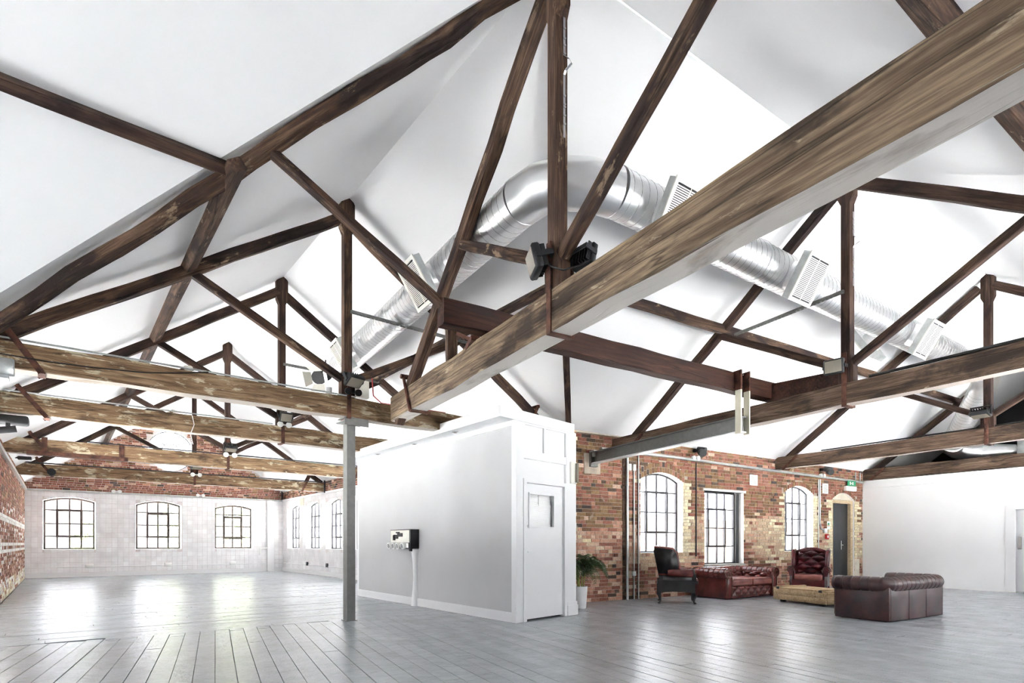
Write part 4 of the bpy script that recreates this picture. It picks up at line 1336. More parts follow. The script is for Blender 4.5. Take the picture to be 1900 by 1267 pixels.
# ------------------------------------------------------------------ small fittings on the timbers
def floodlight(label, p, d, s=1.0, mat=None):
    d = Vector(d).normalized()
    y = Vector((0, 0, 1)).cross(d).normalized(); z = d.cross(y)
    C = Vector(p)
    V = lambda a, b, e: C + y * a * s + z * b * s + d * e * s
    root = thing('floodlight', label, 'floodlight', C, group='floodlights on the king posts')
    m = MB(); m.rbox((-.12, -.095, -.045), (.12, .095, .02), 0.012, 1, V); hd = m.build('housing', mat or M_BLACKT, root)
    m = MB()
    for i in range(7): m.box((-.10 + i * .033 - .004, -.08, -.085), (-.10 + i * .033 + .004, .08, -.045), None, V)
    m.build('cooling_fin', M_BLACKT, hd, kind='stuff')
    m = MB(); m.box((-.10, -.075, .0195), (.10, .075, .024), None, V); m.build('lens', M_LENS, root)
    m = MB(); m.box((-.135, -.02, -.03), (-.122, .02, .0), None, V); m.box((.122, -.02, -.03), (.135, .02, .0), None, V); m.box((-.135, -.02, -.125), (-.122, .02, -.03), None, V); m.box((.122, -.02, -.125), (.135, .02, -.03), None, V); m.box((-.135, -.02, -.135), (.135, .02, -.123), None, V)
    m.build('bracket', M_BLACK, root)
    return root
floodlight('black floodlight on the king post of the great foreground truss', R(2.73, 4.20, 3.70), R(-0.9, 0.35, -0.25), 1.15)
floodlight('second black floodlight behind the foreground king post, above the tie beam', R(3.12, 3.94, 3.72), R(0.9, 0.1, -0.2), 1.0)
floodlight('black floodlight on the post truss, right above the steel post', L3(3.42, 7.98, 3.60), L3(0.1, -0.55, -0.8), 1.1)
floodlight('small black floodlight on the second long-bay king post', L3(3.40, 11.16, 3.62), L3(0, -0.8, -0.45), 1.0)
floodlight('black floodlight on the third long-bay king post', L3(3.41, 15.7, 3.60), L3(0, -0.3, -0.9), 1.2)
floodlight('distant floodlight on the fourth long-bay king post, below the round window', L3(3.42, 20.3, 3.62), L3(0, -0.3, -0.9), 1.3)
floodlight('floodlight with grey glass on the first side-hall king post', R(7.74, 4.36, 3.62), R(-0.95, -0.2, -0.1), 1.05)
floodlight('slim black floodlight on the second side-hall king post', R(13.26, 4.66, 3.66), R(-0.2, 0.0, -0.95), 1.25)

# stage lamp with barn doors
SL = thing('stage_lamp', 'black stage lamp with pale barn doors behind the post truss', 'stage lamp', L3(3.15, 9.2, 3.95))
a, b = L3(3.40, 9.10, 3.98), L3(3.20, 8.90, 3.83)
m = MB(); m.tube([a, (a + b) / 2, b], lambda i: (.08, .10, .105)[i], 20); hb = m.build('lamp_body', M_BLACKT, SL)
m = MB()
for i in range(6): m.tube([a + (b - a) * (i / 6), a + (b - a) * (i / 6 + .04)], .112, 20)
m.build('cooling_fin', M_BLACKT, hb, kind='stuff')
d = (b - a).normalized(); y = Vector((0, 0, 1)).cross(d).normalized(); z = d.cross(y)
for s, t in ((1, 0), (-1, 0), (0, 1), (0, -1)):
    e = y * s + z * t; f = d.cross(e)
    m = MB(); c0_ = b + e * .10; c1_ = b + e * .19 + d * .09
    m.add([c0_ - f * .09, c0_ + f * .09, c1_ + f * .12, c1_ - f * .12] + [p + e * .004 for p in (c0_ - f * .09, c0_ + f * .09, c1_ + f * .12, c1_ - f * .12)], [(0, 1, 2, 3), (7, 6, 5, 4), (0, 4, 5, 1), (1, 5, 6, 2), (2, 6, 7, 3), (3, 7, 4, 0)])
    m.build('barn_door', M_CREAMM, SL)
m = MB(); m.tube([a + z * .05, a + Vector((0, 0, .22))], .012, 8); m.build('hook', M_BLACK, SL)

def twin(label, p, d, mat, r=0.05, sep=0.12):
    d = Vector(d).normalized(); y = Vector((0, 0, 1)).cross(d).normalized()
    root = thing('twin_spotlight', label, 'spotlight', p, group='twin spotlights')
    for s in (-1, 1):
        c = Vector(p) + y * s * sep / 2
        m = MB(); m.tube([c - d * .03, c + d * .01, c + d * .04], lambda i: (.6 * r, r, r)[i], 14); m.build('lamp_head', mat, root)
    m = MB(); m.bar(Vector(p) - d * .045 - y * sep / 2, Vector(p) - d * .045 + y * sep / 2, .03, .03); m.build('mount', mat, root)
twin('black twin spotlight on the king strap over the steel post', L3(3.43, 8.08, 3.47), L3(0, -1, -0.2), M_BLACK, 0.052, 0.16)
twin('white twin spotlight on the second long-bay tie beam', L3(3.40, 11.28, 3.50), L3(0, -1, -0.1), M_PLASW, 0.055, 0.16)
twin('white twin spotlight on the third long-bay tie beam', L3(3.42, 15.82, 3.47), L3(0, -1, -0.1), M_PLASW, 0.065, 0.2)
twin('white twin spotlight on the fourth long-bay tie beam', L3(3.42, 20.42, 3.40), L3(0, -1, -0.1), M_PLASW, 0.065, 0.2)
twin('white twin spotlight on the gable ledge above the left arched window', L3(1.65, 25.35, 3.115), L3(0, -1, 0), M_PLASW, 0.065, 0.19)
twin('white twin spotlight on the gable ledge above the middle arched window', L3(4.40, 25.35, 3.115), L3(0, -1, 0), M_PLASW, 0.065, 0.19)

def pipe(label, pts, r, mat, group=None, n=10, name='conduit', cat='conduit'):
    def f(m): m.tube(pts, r, n)
    return one(name, label, cat, mat, f, loc=Vector(pts[0]), group=group)
# cables and conduits along the ties
pipe('thin conduit along the top of the tan post-truss tie beam', [L3(x, 8.13, 3.415) for x in (-0.9, 1, 3.3, 3.5)], 0.011, M_GALV)
pipe('thin conduit along the top of the second long-bay tie beam', [L3(x, 11.33, 3.50) for x in (-0.9, 1, 3.2)], 0.012, M_GALV)
pipe('conduit along the top of the fourth long-bay tie beam', [L3(x, 20.46, 3.44) for x in (-0.9, 3, 7.5)], 0.018, M_FRAME)
pipe('conduit along the top of the third long-bay tie beam', [L3(x, 15.86, 3.485) for x in (0.5, 3, 7.5)], 0.014, M_FRAME)
pipe('black pipe lying along the top of the great foreground tie beam', [R(2.99, v, 3.485) for v in (2.35, 1.2, -0.4)], 0.022, M_WIRE)
pipe('black pipe lying along the top of the second side-hall tie beam', [R(13.5, v, 3.46) for v in (7.9, 4, 0)], 0.015, M_WIRE)
pipe('black pipe along the top of the first side-hall tie beam', [R(7.95, v, 3.43) for v in (4.0, 2.0, 0)], 0.02, M_WIRE)
pipe('sagging black cable across the tan post-truss tie beam', [L3(x, 8.115, z) for x, z in ((-0.6, 3.23), (-0.1, 3.22), (0.3, 3.235), (0.8, 3.27), (1.2, 3.34), (1.5, 3.41))], 0.007, M_WIRE, name='cable', cat='cable')
pipe('red cable drooping to the post-truss tie beam', [L3(3.98, 8.6, 3.9), L3(3.98, 8.55, 3.6), L3(4.05, 8.4, 3.46), L3(4.4, 8.2, 3.41), L3(5.1, 8.15, 3.41)], 0.010, M_REDW, name='cable', cat='cable')
pipe('thin white cord hanging from the second long-bay tie beam', [L3(1.83, 11.3, 3.46), L3(1.86, 11.28, 3.3), L3(1.80, 11.28, 3.12), L3(1.84, 11.28, 2.95)], 0.006, M_PLASW, name='cable', cat='cable')
pipe('black cable from the foreground floodlight round the king post', [R(2.79, 4.12, 3.70), R(2.83, 4.05, 3.62), R(2.90, 3.98, 3.58), R(3.05, 3.93, 3.64)], 0.008, M_WIRE, name='cable', cat='cable')
one('receiver_box', 'cream metal box hung beside the lamp on the post truss', 'box', M_CREAMM, lambda m: m.rbox((3.55, 8.48, 3.52), (3.88, 8.60, 3.80), 0.01, 1), loc=(3.8, 8.55, 3.46))
JBX = one('junction_box', 'grey metal box on the left end of the tan tie beam', 'box', M_GALV, lambda m: (m.rbox((-0.72, 8.02, 2.99), (-0.375, 8.15, 3.17), 0.008, 1), m.box((-0.72, 8.00, 2.95), (-0.42, 8.20, 2.985))), loc=(-0.5, 8.1, 3))
def cyl_thing(label, p, q, r, mat, name, cat, n=14): return one(name, label, cat, mat, lambda m: m.tube([p, q], r, n), loc=Vector(p))
cyl_thing('small pale round box on top of the tan tie beam', L3(1.28, 8.17, 3.41), L3(1.28, 8.17, 3.45), 0.05, M_CREAMM, 'conduit_box', 'conduit box')
cyl_thing('pale round box on the tan tie beam just left of the post', L3(3.10, 8.17, 3.41), L3(3.10, 8.17, 3.50), 0.045, M_PLASW, 'conduit_box', 'conduit box')
# black projector under the second tie beam at the frame's left edge
PJ = thing('projector', 'black projector hung under the second tie beam by the left wall', 'projector', L3(-0.5, 11.3, 3.0))
m = MB(); m.rbox((-0.86, 11.2, 3.0), (-0.36, 11.5, 3.12), 0.03, 2); m.build('housing', M_BLACKT, PJ)
m = MB(); m.tube([L3(-0.6, 11.3, 2.88), L3(-0.6, 11.3, 3.01)], 0.03, 10); m.tube([L3(-0.72, 11.2, 2.86), L3(-0.5, 11.2, 2.91)], 0.05, 10); m.build('lens_mount', M_BLACK, PJ)
one('speaker', 'small round black speaker on the left end of the fourth tie beam', 'speaker', M_BLACK, lambda m: m.tube([L3(-0.17, 20.50, 3.20), L3(-0.17, 20.38, 3.20)], 0.10, 16), loc=(-0.17, 20.45, 3.2))
SLW = thing('security_light', 'small black floodlight on the left brick wall near the fourth truss', 'spotlight', L3(-0.75, 18.9, 3.36))
m = MB(); m.rbox((-0.82, 18.8, 3.32), (-0.55, 19.0, 3.40), 0.01, 1); m.build('lamp_head', M_BLACK, SLW)
m = MB(); m.bar(L3(-0.93, 18.9, 3.36), L3(-0.8, 18.9, 3.36), 0.03, 0.03); m.build('bracket', M_BLACK, SLW)
# perforated bands on the king posts
def band(label, P, side):
    root = thing('perforated_strap', label, 'strap', P(0, 0, 4.6), group='perforated straps')
    m = MB()
    for a, b in ((0, 1.12), (1.45, 2.15)):
        m.box((-.012, -.003, 4.45 + a), (.012, 0.0, 4.45 + b), None, P)
    pts = [(0, 0, 5.57), (0, -.02, 5.62), (0.03, -.07, 5.70), (0.02, -.05, 5.80), (0, -.002, 5.90)]
    for p, q in zip(pts[:-1], pts[1:]): m.bar(P(*p), P(*q), 0.022, 0.004)
    m.build('band', M_CHROME, root)
    m = MB()
    for z in (4.7, 4.85, 5.0, 5.05, 5.2, 5.95, 6.1, 6.22, 6.4): m.tube([P(0.004, -.006, z), P(0.004, 0.0, z)], 0.013, 8)
    m.build('washer', M_CHROME, root, kind='stuff')
band('bright perforated metal strap on the foreground king post', lambda a, o, z: R(2.965 + a, 4.054 + o, 4.80 + (z - 4.45) * 0.5), None)
band('perforated metal strap on the first side-hall king post', lambda a, o, z: R(7.985 + a, 4.229 + o, 4.73 + (z - 4.45) * 0.475), None)

# ------------------------------------------------------------------ white cubicle
K0 = Vector((5.345, 6.545, 0)); KD = Vector((1.461, 0.195, 0)).normalized(); KN = Vector((-KD.y, KD.x, 0))
KW = 1.474
def KF(s, o, z): return K0 + KD * s + KN * o + Vector((0, 0, z))          # front face, o runs inwards
def KS(s, o, z): return L3(5.36 + o, 6.56 + s, z)                          # long side, s away from the camera
KB = thing('cubicle', 'white boxed-in cubicle with a panelled door front standing in the hall', 'cubicle', (6.1, 9.2, 0))
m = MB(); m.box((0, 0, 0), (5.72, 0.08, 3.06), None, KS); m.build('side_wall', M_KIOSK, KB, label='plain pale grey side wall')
m = MB(); m.box((1.40, 0.10, 0), (1.474, 5.5, 3.06), None, lambda s, o, z: KF(s, 0, z) + Vector((0, o, 0)))
m.box((0.0, 5.72, 0), (1.5, 5.80, 3.06), None, lambda x, y, z: L3(5.36 + x, 6.56 + y, z)); m.build('back_wall', M_WHITE, KB)
m = MB(); m.box((0.0, 0.0, 0), (0.167, 0.10, 3.06), None, KF); m.box((1.224, 0.0, 0), (KW, 0.10, 3.06), None, KF)
m.box((0.167, 0.0, 2.19), (1.224, 0.10, 2.47), None, KF) if False else None
m.build('corner_post', M_GLOSSW, KB)
m = MB(); m.box((0.167, 0.035, 2.18), (1.224, 0.10, 3.06), None, KF); m.build('upper_panel', M_GLOSSW, KB)
def kbar(a, b, c, d, o=0.0): 
    q = MB(); q.box((a, o, c), (b, o + 0.04, d), None, KF); return q
for a, b, c, d in ((0.167, 1.224, 2.50, 2.625), (0.645, 0.69, 2.625, 3.02), (0.167, 1.224, 3.02, 3.06), (0.167, 0.20, 2.625, 3.02), (1.20, 1.224, 2.19, 3.02)):
    kbar(a, b, c, d, 0.003).build('panel_rail', M_GLOSSW, KB)
q = MB()
q.box((0.15, -0.018, 0), (0.222, 0.09, 2.19), None, KF); q.box((1.15, -0.018, 0), (1.235, 0.09, 2.19), None, KF); q.box((0.222, -0.018, 2.13), (1.15, 0.09, 2.19), None, KF)
q.build('door_frame', M_GLOSSW, KB)
q = MB()
for A, B in (((0.226, 0.03, 0.03), (0.315, 0.07, 2.125)), ((0.915, 0.03, 0.03), (1.146, 0.07, 2.125)), ((0.315, 0.03, 0.03), (0.915, 0.07, 1.452)), ((0.315, 0.03, 1.972), (0.915, 0.07, 2.125))): q.box(A, B, None, KF)
dr = q.build('door', M_GLOSSW, KB)
q = MB()
for A, B in (((0.30, 0.012, 1.437), (0.325, 0.035, 1.987)), ((0.905, 0.012, 1.437), (0.93, 0.035, 1.987)), ((0.325, 0.012, 1.437), (0.905, 0.035, 1.462)), ((0.325, 0.012, 1.962), (0.905, 0.035, 1.987))): q.box(A, B, None, KF)
q.build('glazing_bead', M_GLOSSW, dr)
q = MB(); q.box((0.315, 0.048, 1.452), (0.915, 0.052, 1.972), None, KF); q.build('pane', M_GLASS, dr)
q = MB(); q.box((0.32, 0.10, 1.40), (0.92, 0.108, 1.83), None, KF); q.box((0.315, 0.115, 1.80), (0.92, 0.12, 1.99), None, KF); q.box((0.62, 0.09, 1.80), (0.70, 0.114, 1.99), None, KF); q.box((0.30, 0.09, 1.785), (0.92, 0.11, 1.80), None, KF)
bl = q.build('blind', M_PLASW, dr, label='white blind behind the door pane')
q = MB()
for i in range(24): q.box((0.325, 0.088, 1.42 + i * 0.0235), (0.915, 0.098, 1.428 + i * 0.0235), None, KF)
q.build('blind_slat', M_WHITE, dr, kind='stuff')
q = MB(); q.tube([KF(0.262, 0.03, 1.07), KF(0.262, 0.0, 1.07)], 0.012, 10); q.tube([KF(0.262, 0.03, 1.46), KF(0.262, 0.008, 1.46)], 0.018, 10); q.build('lock', M_CHROME, dr)
def roofpt(x, y, z): return Vector((x, y, z))
fx0, fy0 = 4.975, 6.465
fd = Vector((1.775, 0.26, 0)); 
rf0 = Vector((fx0, fy0, 0))
rf = [Vector((fx0 + .015, fy0 + .02, 0)), Vector((fx0, fy0 + .02, 0)) + fd, Vector((6.85, 12.28, 0)), Vector((fx0 + .015, 12.28, 0))]
m = MB(); m.add([p + Vector((0, 0, 3.062)) for p in rf] + [p + Vector((0, 0, 3.095)) for p in rf], [(3, 2, 1, 0), (4, 5, 6, 7), (0, 1, 5, 4), (1, 2, 6, 5), (2, 3, 7, 6), (3, 0, 4, 7)])
m.add([p + Vector((0, 0, 3.192)) for p in rf] + [p + Vector((0, 0, 3.203)) for p in rf], [(3, 2, 1, 0), (4, 5, 6, 7), (0, 1, 5, 4), (1, 2, 6, 5), (2, 3, 7, 6), (3, 0, 4, 7)])
m.build('roof_board', M_WHITE, KB)
fdn = fd.normalized(); fin = Vector((-fdn.y, fdn.x, 0))
m = MB(); m.box((0.0, 0.0, 3.045), (fd.length, 0.03, 3.205), None, lambda s, o, z: rf0 + fdn * s + fin * o + Vector((0, 0, z))); m.build('fascia', M_GLOSSW, KB)
m = MB(); m.box((fx0, 6.47, 3.045), (fx0 + 0.03, 12.28, 3.205)); m.build('fascia', M_GLOSSW, KB)
m = MB(); m.box((-0.02, 0.0, 2.985), (5.74, -0.03, 3.06), None, lambda s, o, z: KS(s, o, z)); m.build('cornice_bead', M_WHITE, KB)
for y in (7.95, 9.35, 10.9):
    m = MB(); m.tube([L3(5.17, y, 3.062), L3(5.17, y, 3.052)], 0.05, 16); dl = m.build('downlight', M_GALV, KB)
    m = MB(); m.tube([L3(5.17, y, 3.056), L3(5.17, y, 3.0505)], 0.034, 16); m.build('lens', M_LENS, dl)
m = MB(); m.box((-0.01, -0.022, 0), (5.74, 0.0, 0.135), None, KS); m.box((-0.01, -0.016, 0.135), (5.74, 0.0, 0.15), None, KS); m.build('skirting', M_GLOSSW, KB)
m = MB(); m.box((1.215, -0.03, 0), (KW + 0.02, 0.0, 0.17), None, KF); m.box((1.225, -0.02, 0.17), (KW + 0.01, 0.0, 0.23), None, KF); m.build('plinth_block', M_GLOSSW, KB)
m = MB(); m.box((KW, 0.02, 1.26), (KW + 0.035, 0.11, 1.35), None, KF); m.box((KW, 0.02, 1.46), (KW + 0.035, 0.11, 1.55), None, KF); m.build('switch', M_PLASW, KB)
BF = thing('batten_light', 'short fluorescent batten on the corner of the white cubicle', 'light', KF(1.36, -0.04, 2.2))
m = MB(); m.rbox((1.30, -0.035, 2.20), (1.46, 0.0, 2.56), 0.006, 1, KF); m.build('housing', M_CREAMM, BF)
m = MB(); m.tube([KF(1.43, -0.06, 2.22), KF(1.43, -0.06, 2.54)], 0.028, 12); m.build('tube', M_LENS, BF)

# power box on the cubicle's long side
PX = thing('power_box', 'black and steel power socket box on the long white cubicle side', 'socket box', L3(5.22, 9.9, 1.09))
m = MB(); m.rbox((5.175, 9.50, 1.10), (5.36, 10.34, 1.47), 0.006, 1); m.build('housing', M_BLACK, PX)
m = MB(); m.box((5.168, 9.54, 1.215), (5.178, 10.31, 1.455)); m.build('front_plate', M_CREAMM, PX)
m = MB(); m.box((5.155, 9.80, 1.33), (5.170, 10.0, 1.40)); m.box((5.155, 9.98, 1.29), (5.170, 10.16, 1.37)); m.box((5.15, 9.92, 1.395), (5.17, 10.05, 1.425)); m.box((5.155, 10.10, 1.26), (5.17, 10.19, 1.36)); m.build('breaker', M_BLACK, PX)
m = MB(); m.box((5.17, 9.58, 1.115), (5.18, 10.31, 1.205)); m.build('lower_plate', M_PLASW, PX)
for y in (9.72, 9.92, 10.10, 10.28):
    m = MB(); m.tube([L3(5.18, y, 1.165), L3(5.115, y, 1.15)], 0.062, 16); m.tube([L3(5.125, y, 1.153), L3(5.108, y, 1.149)], 0.068, 16); sk = m.build('socket', M_PLASW, PX)
    m = MB(); m.tube([L3(5.108, y, 1.149), L3(5.103, y, 1.148)], 0.042, 14); m.build('socket_lid', M_SEAM, sk)
m = MB(); m.box((5.23, 9.60, 1.05), (5.28, 9.66, 1.10)); m.build('gland', M_BLACK, PX)
def ductcover(m):
    prof = [(1.09, .085, .10), (0.85, .060, .07), (0.55, .042, .055), (0.30, .055, .07), (0.12, .085, .09), (0.0, .10, .10)]
    yc = 9.62
    vs = []
    for z, hw, d in prof:
        for k in range(9):
            a = PI * k / 8
            vs.append((5.36 - d * math.sin(a), yc - hw * math.cos(a), z))
    m.add(vs, [(i * 9 + k, i * 9 + k + 1, (i + 1) * 9 + k + 1, (i + 1) * 9 + k) for i in range(5) for k in range(8)], None, True)
one('cable_cover', 'white plaster cable cover from the power box down to the skirting', 'cable cover', M_WHITE, ductcover, loc=(5.33, 9.62, 0))

# ------------------------------------------------------------------ things on the brick wall
pipe('grey conduit along the top of the brick wall, above the windows', [PB(7.55, -0.045, 3.15), PB(9.5, -0.045, 3.145), PB(12.2, -0.045, 3.10), PB(17.55, -0.045, 3.02)], 0.036, M_GALV)
pipe('tall pale steel pipe on the brick wall beside the potted palm', [PB(8.26, -0.05, 0.0), PB(8.26, -0.05, 3.3)], 0.032, M_GALV)
one('batten', 'dark timber batten on the brick wall behind the pale pipe', 'batten', M_DARKL, lambda m: m.box((8.16, -0.02, 0.0), (8.225, 0.0, 3.35), None, PB), loc=PB(8.2, 0, 0))
pipe('thin conduit from the switch boxes to the floor, beside the first arched window', [PB(8.47, -0.03, 0.0), PB(8.47, -0.03, 2.78)], 0.016, M_GALV)
pipe('second thin conduit hard against the first arched window', [PB(8.60, -0.03, 0.0), PB(8.60, -0.03, 3.10)], 0.016, M_GALV)
one('switch_box', 'small grey and black switch boxes high on the brick wall', 'switch', M_CREAMM, lambda m: (m.rbox((8.30, -0.06, 2.76), (8.38, 0, 2.90), 0.005, 1, PB), m.rbox((8.43, -0.06, 2.76), (8.51, 0, 2.90), 0.005, 1, PB)), loc=PB(8.4, 0, 2.8))
one('wall_socket', 'small white socket box low on the brick wall by the wing chair', 'socket', M_PLASW, lambda m: m.rbox((8.43, -0.05, 0.50), (8.52, 0, 0.60), 0.005, 1, PB), loc=PB(8.47, 0, .5))
pipe('thin black conduit between the first and second windows', [PB(10.42, -0.02, 0.9), PB(10.42, -0.02, 3.08)], 0.014, M_FRAME)
pipe('pair conduit left, beside the third window, down to a white socket', [PB(15.40, -0.03, 2.98), PB(15.40, -0.03, 1.75), PB(15.47, -0.03, 1.60), PB(15.62, -0.03, 1.56)], 0.02, M_GALV)
pipe('pale conduit dropping behind the burgundy wing chair', [PB(15.33, -0.03, 2.98), PB(15.33, -0.03, 0.4)], 0.013, M_PLASW)
one('wall_socket', 'white socket box at the end of the bent conduit', 'socket', M_PLASW, lambda m: m.rbox((15.58, -0.06, 1.49), (15.72, 0, 1.62), 0.006, 1, PB), loc=PB(15.65, 0, 1.5))
for lab, a, b, c, d in (('white slotted vent plate between the second and third windows', 12.37, 12.68, 2.66, 2.93), ('white slotted vent plate between the third window and the charcoal door', 15.54, 15.82, 2.60, 2.88)):
    vt = thing('wall_vent', lab, 'vent', PB(a, 0, c), group='vents on the brick wall')
    m = MB(); m.rbox((a, -0.025, c), (b, 0, d), 0.005, 1, PB); m.build('plate', M_PLASW, vt)
    m = MB()
    for i in range(8): m.box((a + .05, -0.027, c + .04 + i * .026), (b - .05, -0.0245, c + .05 + i * .026), None, PB)
    m.build('slot', M_CONC, vt, kind='stuff')
def wall_lamp(label, s, z, sc, white):
    root = thing('security_light', label, 'spotlight', PB(s, 0, z))
    m = MB(); m.tube([PB(s + .05, -.30 * sc, z - .02), PB(s, -.12 * sc, z + .02)], 0.075 * sc, 14); m.tube([PB(s - .10, -.36 * sc, z - .10), PB(s - .05, -.26 * sc, z - .06)], 0.085 * sc, 14); m.build('lamp_head', M_BLACK, root)
    m = MB(); m.rbox((s - .05, -0.10, z - .03), (s + .05, 0, z + .05), 0.01, 1, PB); m.build('bracket', M_BLACK, root)
    m = MB(); m.tube([PB(s + .08, -.08, white), PB(s + .08, -.02, white)], 0.055, 12); m.tube([PB(s - .06, -.08, white), PB(s - .06, -.02, white)], 0.05, 12); m.build('sensor', M_PLASW, root)
wall_lamp('black security light on the brick wall above the conduit, over the first window', 10.36, 3.34, 1.0, 3.18)
wall_lamp('black security light on the brick wall above the third window', 15.47, 3.24, 1.0, 3.09)
EX = thing('emergency_light', 'white emergency light with green sign over the charcoal door', 'emergency light', PB(16.9, 0, 2.8))
m = MB(); m.rbox((16.62, -0.10, 2.72), (17.15, 0, 2.86), 0.01, 1, PB); m.build('housing', M_PLASW, EX)
m = MB(); m.box((16.70, -0.085, 2.87), (17.12, -0.07, 3.02), None, PB); sg = m.build('sign_plate', M_GREEN, EX)
m = MB(); m.box((16.80, -0.09, 2.90), (16.86, -0.084, 2.99), None, PB); m.box((16.93, -0.09, 2.90), (16.99, -0.084, 2.99), None, PB); m.box((16.82, -0.09, 2.93), (16.97, -0.084, 2.955), None, PB); m.build('running_mark', M_PLASW, sg)
CP = thing('fire_call_point', 'small red fire call point left of the charcoal door', 'call point', PB(15.75, 0, 1.35))
m = MB(); m.rbox((15.68, -0.05, 1.32), (15.82, 0, 1.46), 0.006, 1, PB); m.build('housing', M_REDP, CP)
m = MB(); m.box((15.72, -0.054, 1.36), (15.78, -0.049, 1.42), None, PB); m.build('press_plate', M_PLASW, CP)
SN = thing('safety_sign', 'white and green safety notice left of the charcoal door', 'sign', PB(15.85, 0, 1.56))
m = MB(); m.box((15.78, -0.008, 1.54), (15.94, 0, 1.82), None, PB); m.build('plate', M_PLASW, SN)
m = MB(); m.box((15.82, -0.0095, 1.72), (15.89, -0.0078, 1.78), None, PB); m.build('symbol', M_GREEN, SN)
SN2 = thing('door_sign', 'small green running-man notice on the charcoal door edge', 'sign', PB(16.2, 0, 1.7))
m = MB(); m.box((16.17, 0.122, 1.69), (16.32, 0.129, 1.88), None, PB); m.build('plate', M_GREEN, SN2)
m = MB(); m.box((16.20, 0.118, 1.76), (16.28, 0.1225, 1.80), None, PB); m.box((16.23, 0.118, 1.73), (16.25, 0.1225, 1.84), None, PB); m.build('running_mark', M_PLASW, SN2)
one('drain_bracket', 'rough grey steel shelf bracket by the end of the steel beam', 'bracket', M_GALV, lambda m: (m.box((7.30, -0.16, 3.05), (7.95, 0, 3.09), None, PB), m.box((7.27, -0.16, 2.96), (7.31, 0, 3.09), None, PB)), loc=PB(7.5, 0, 3))
one('pad_stone', 'grey mortar pad where the steel beam enters the bricks', 'pad stone', M_MORTAR, lambda m: m.rbox((7.12, -0.03, 2.62), (7.55, 0.0, 3.04), 0.01, 1, PB), loc=PB(7.3, 0, 2.7))
pipe('short thin conduit at the top of the bricks by the white partition, left one', [PB(17.22, -0.03, 3.04), PB(17.22, -0.03, 3.30)], 0.014, M_GALV)
pipe('short thin conduit at the top of the bricks by the white partition, right one', [PB(17.46, -0.03, 3.04), PB(17.46, -0.03, 3.30)], 0.014, M_GALV)
# left brick wall conduits
pipe('grey conduit dropping down the left brick wall, nearer one', [L3(-0.96, 19.6, 3.02), L3(-0.96, 19.6, 0.35)], 0.03, M_GALV)
pipe('grey conduit dropping down the left brick wall, by the gable corner', [L3(-0.96, 23.6, 3.02), L3(-0.96, 23.6, 0.35)], 0.03, M_GALV)
one('wall_socket', 'grey socket box at the foot of the nearer left-wall conduit', 'socket', M_GALV, lambda m: m.rbox((-0.99, 19.48, 0.22), (-0.93, 19.72, 0.38), 0.006, 1), loc=(-0.96, 19.6, .3))
one('wall_socket', 'grey socket box at the foot of the left-wall conduit by the corner', 'socket', M_GALV, lambda m: m.rbox((-0.99, 23.5, 0.22), (-0.93, 23.72, 0.38), 0.006, 1), loc=(-0.96, 23.6, .3))
pipe('thin conduit along the gable wall above the skirting', [PF(-0.1, -0.02, 0.36), PF(6.6, -0.02, 0.34), PF(7.55, -0.02, 0.36)], 0.012, M_WHITE)
pipe('thin conduit along the tiled side wall above the skirting', [L3(7.60, 25.3, 0.36), L3(7.60, 14, 0.36)], 0.012, M_WHITE)
for lab, x in (('white double socket low on the gable wall under the left window', 0.85), ('white double socket low on the gable wall between windows', 3.3), ('white double socket low on the gable wall under the right window', 5.6)):
    one('wall_socket', lab, 'socket', M_PLASW, lambda m, x=x: m.rbox((x - .12, -0.05, 0.31), (x + .12, 0, 0.45), 0.006, 1, PF), loc=PF(x, 0, .4), group='sockets on the tiled walls')
for lab, y in (('dark socket on the tiled side wall, near the corner', 22.3), ('dark socket on the tiled side wall, near the steel post', 20.2)):
    one('wall_socket', lab, 'socket', M_CHAR, lambda m, y=y: m.rbox((7.57, y - .09, 0.33), (7.62, y + .09, 0.47), 0.006, 1), loc=(7.6, y, .4), group='sockets on the tiled walls')
m = MB(); m.box((6.95, -0.12, 0.0), (7.22, 0.0, 3.02), None, PF); m.build('trim_9', M_WHITE, None, kind='structure')
pipe('white waste pipe elbow by the boxed pipe on the gable wall', [PF(6.95, -0.06, 0.98), PF(6.66, -0.06, 0.98), PF(6.66, -0.06, 0.72)], 0.045, M_PLASW, name='waste_pipe', cat='pipe')
vt = thing('wall_vent', 'small dark grille high on the tiled side wall', 'vent', L3(7.6, 22.95, 2.75))
m = MB(); m.box((7.595, 22.72, 2.72), (7.622, 23.18, 3.0)); m.build('plate', M_PLAST, vt)
pipe('dark downpipe in the gable corner above the tiles', [L3(7.56, 25.38, 3.1), L3(7.56, 25.38, 3.5)], 0.03, M_FRAME, name='downpipe', cat='pipe')
pipe('dark downpipe at the right end of the fourth tie beam', [L3(7.56, 20.35, 3.05), L3(7.56, 20.35, 3.5)], 0.03, M_FRAME, name='downpipe', cat='pipe')

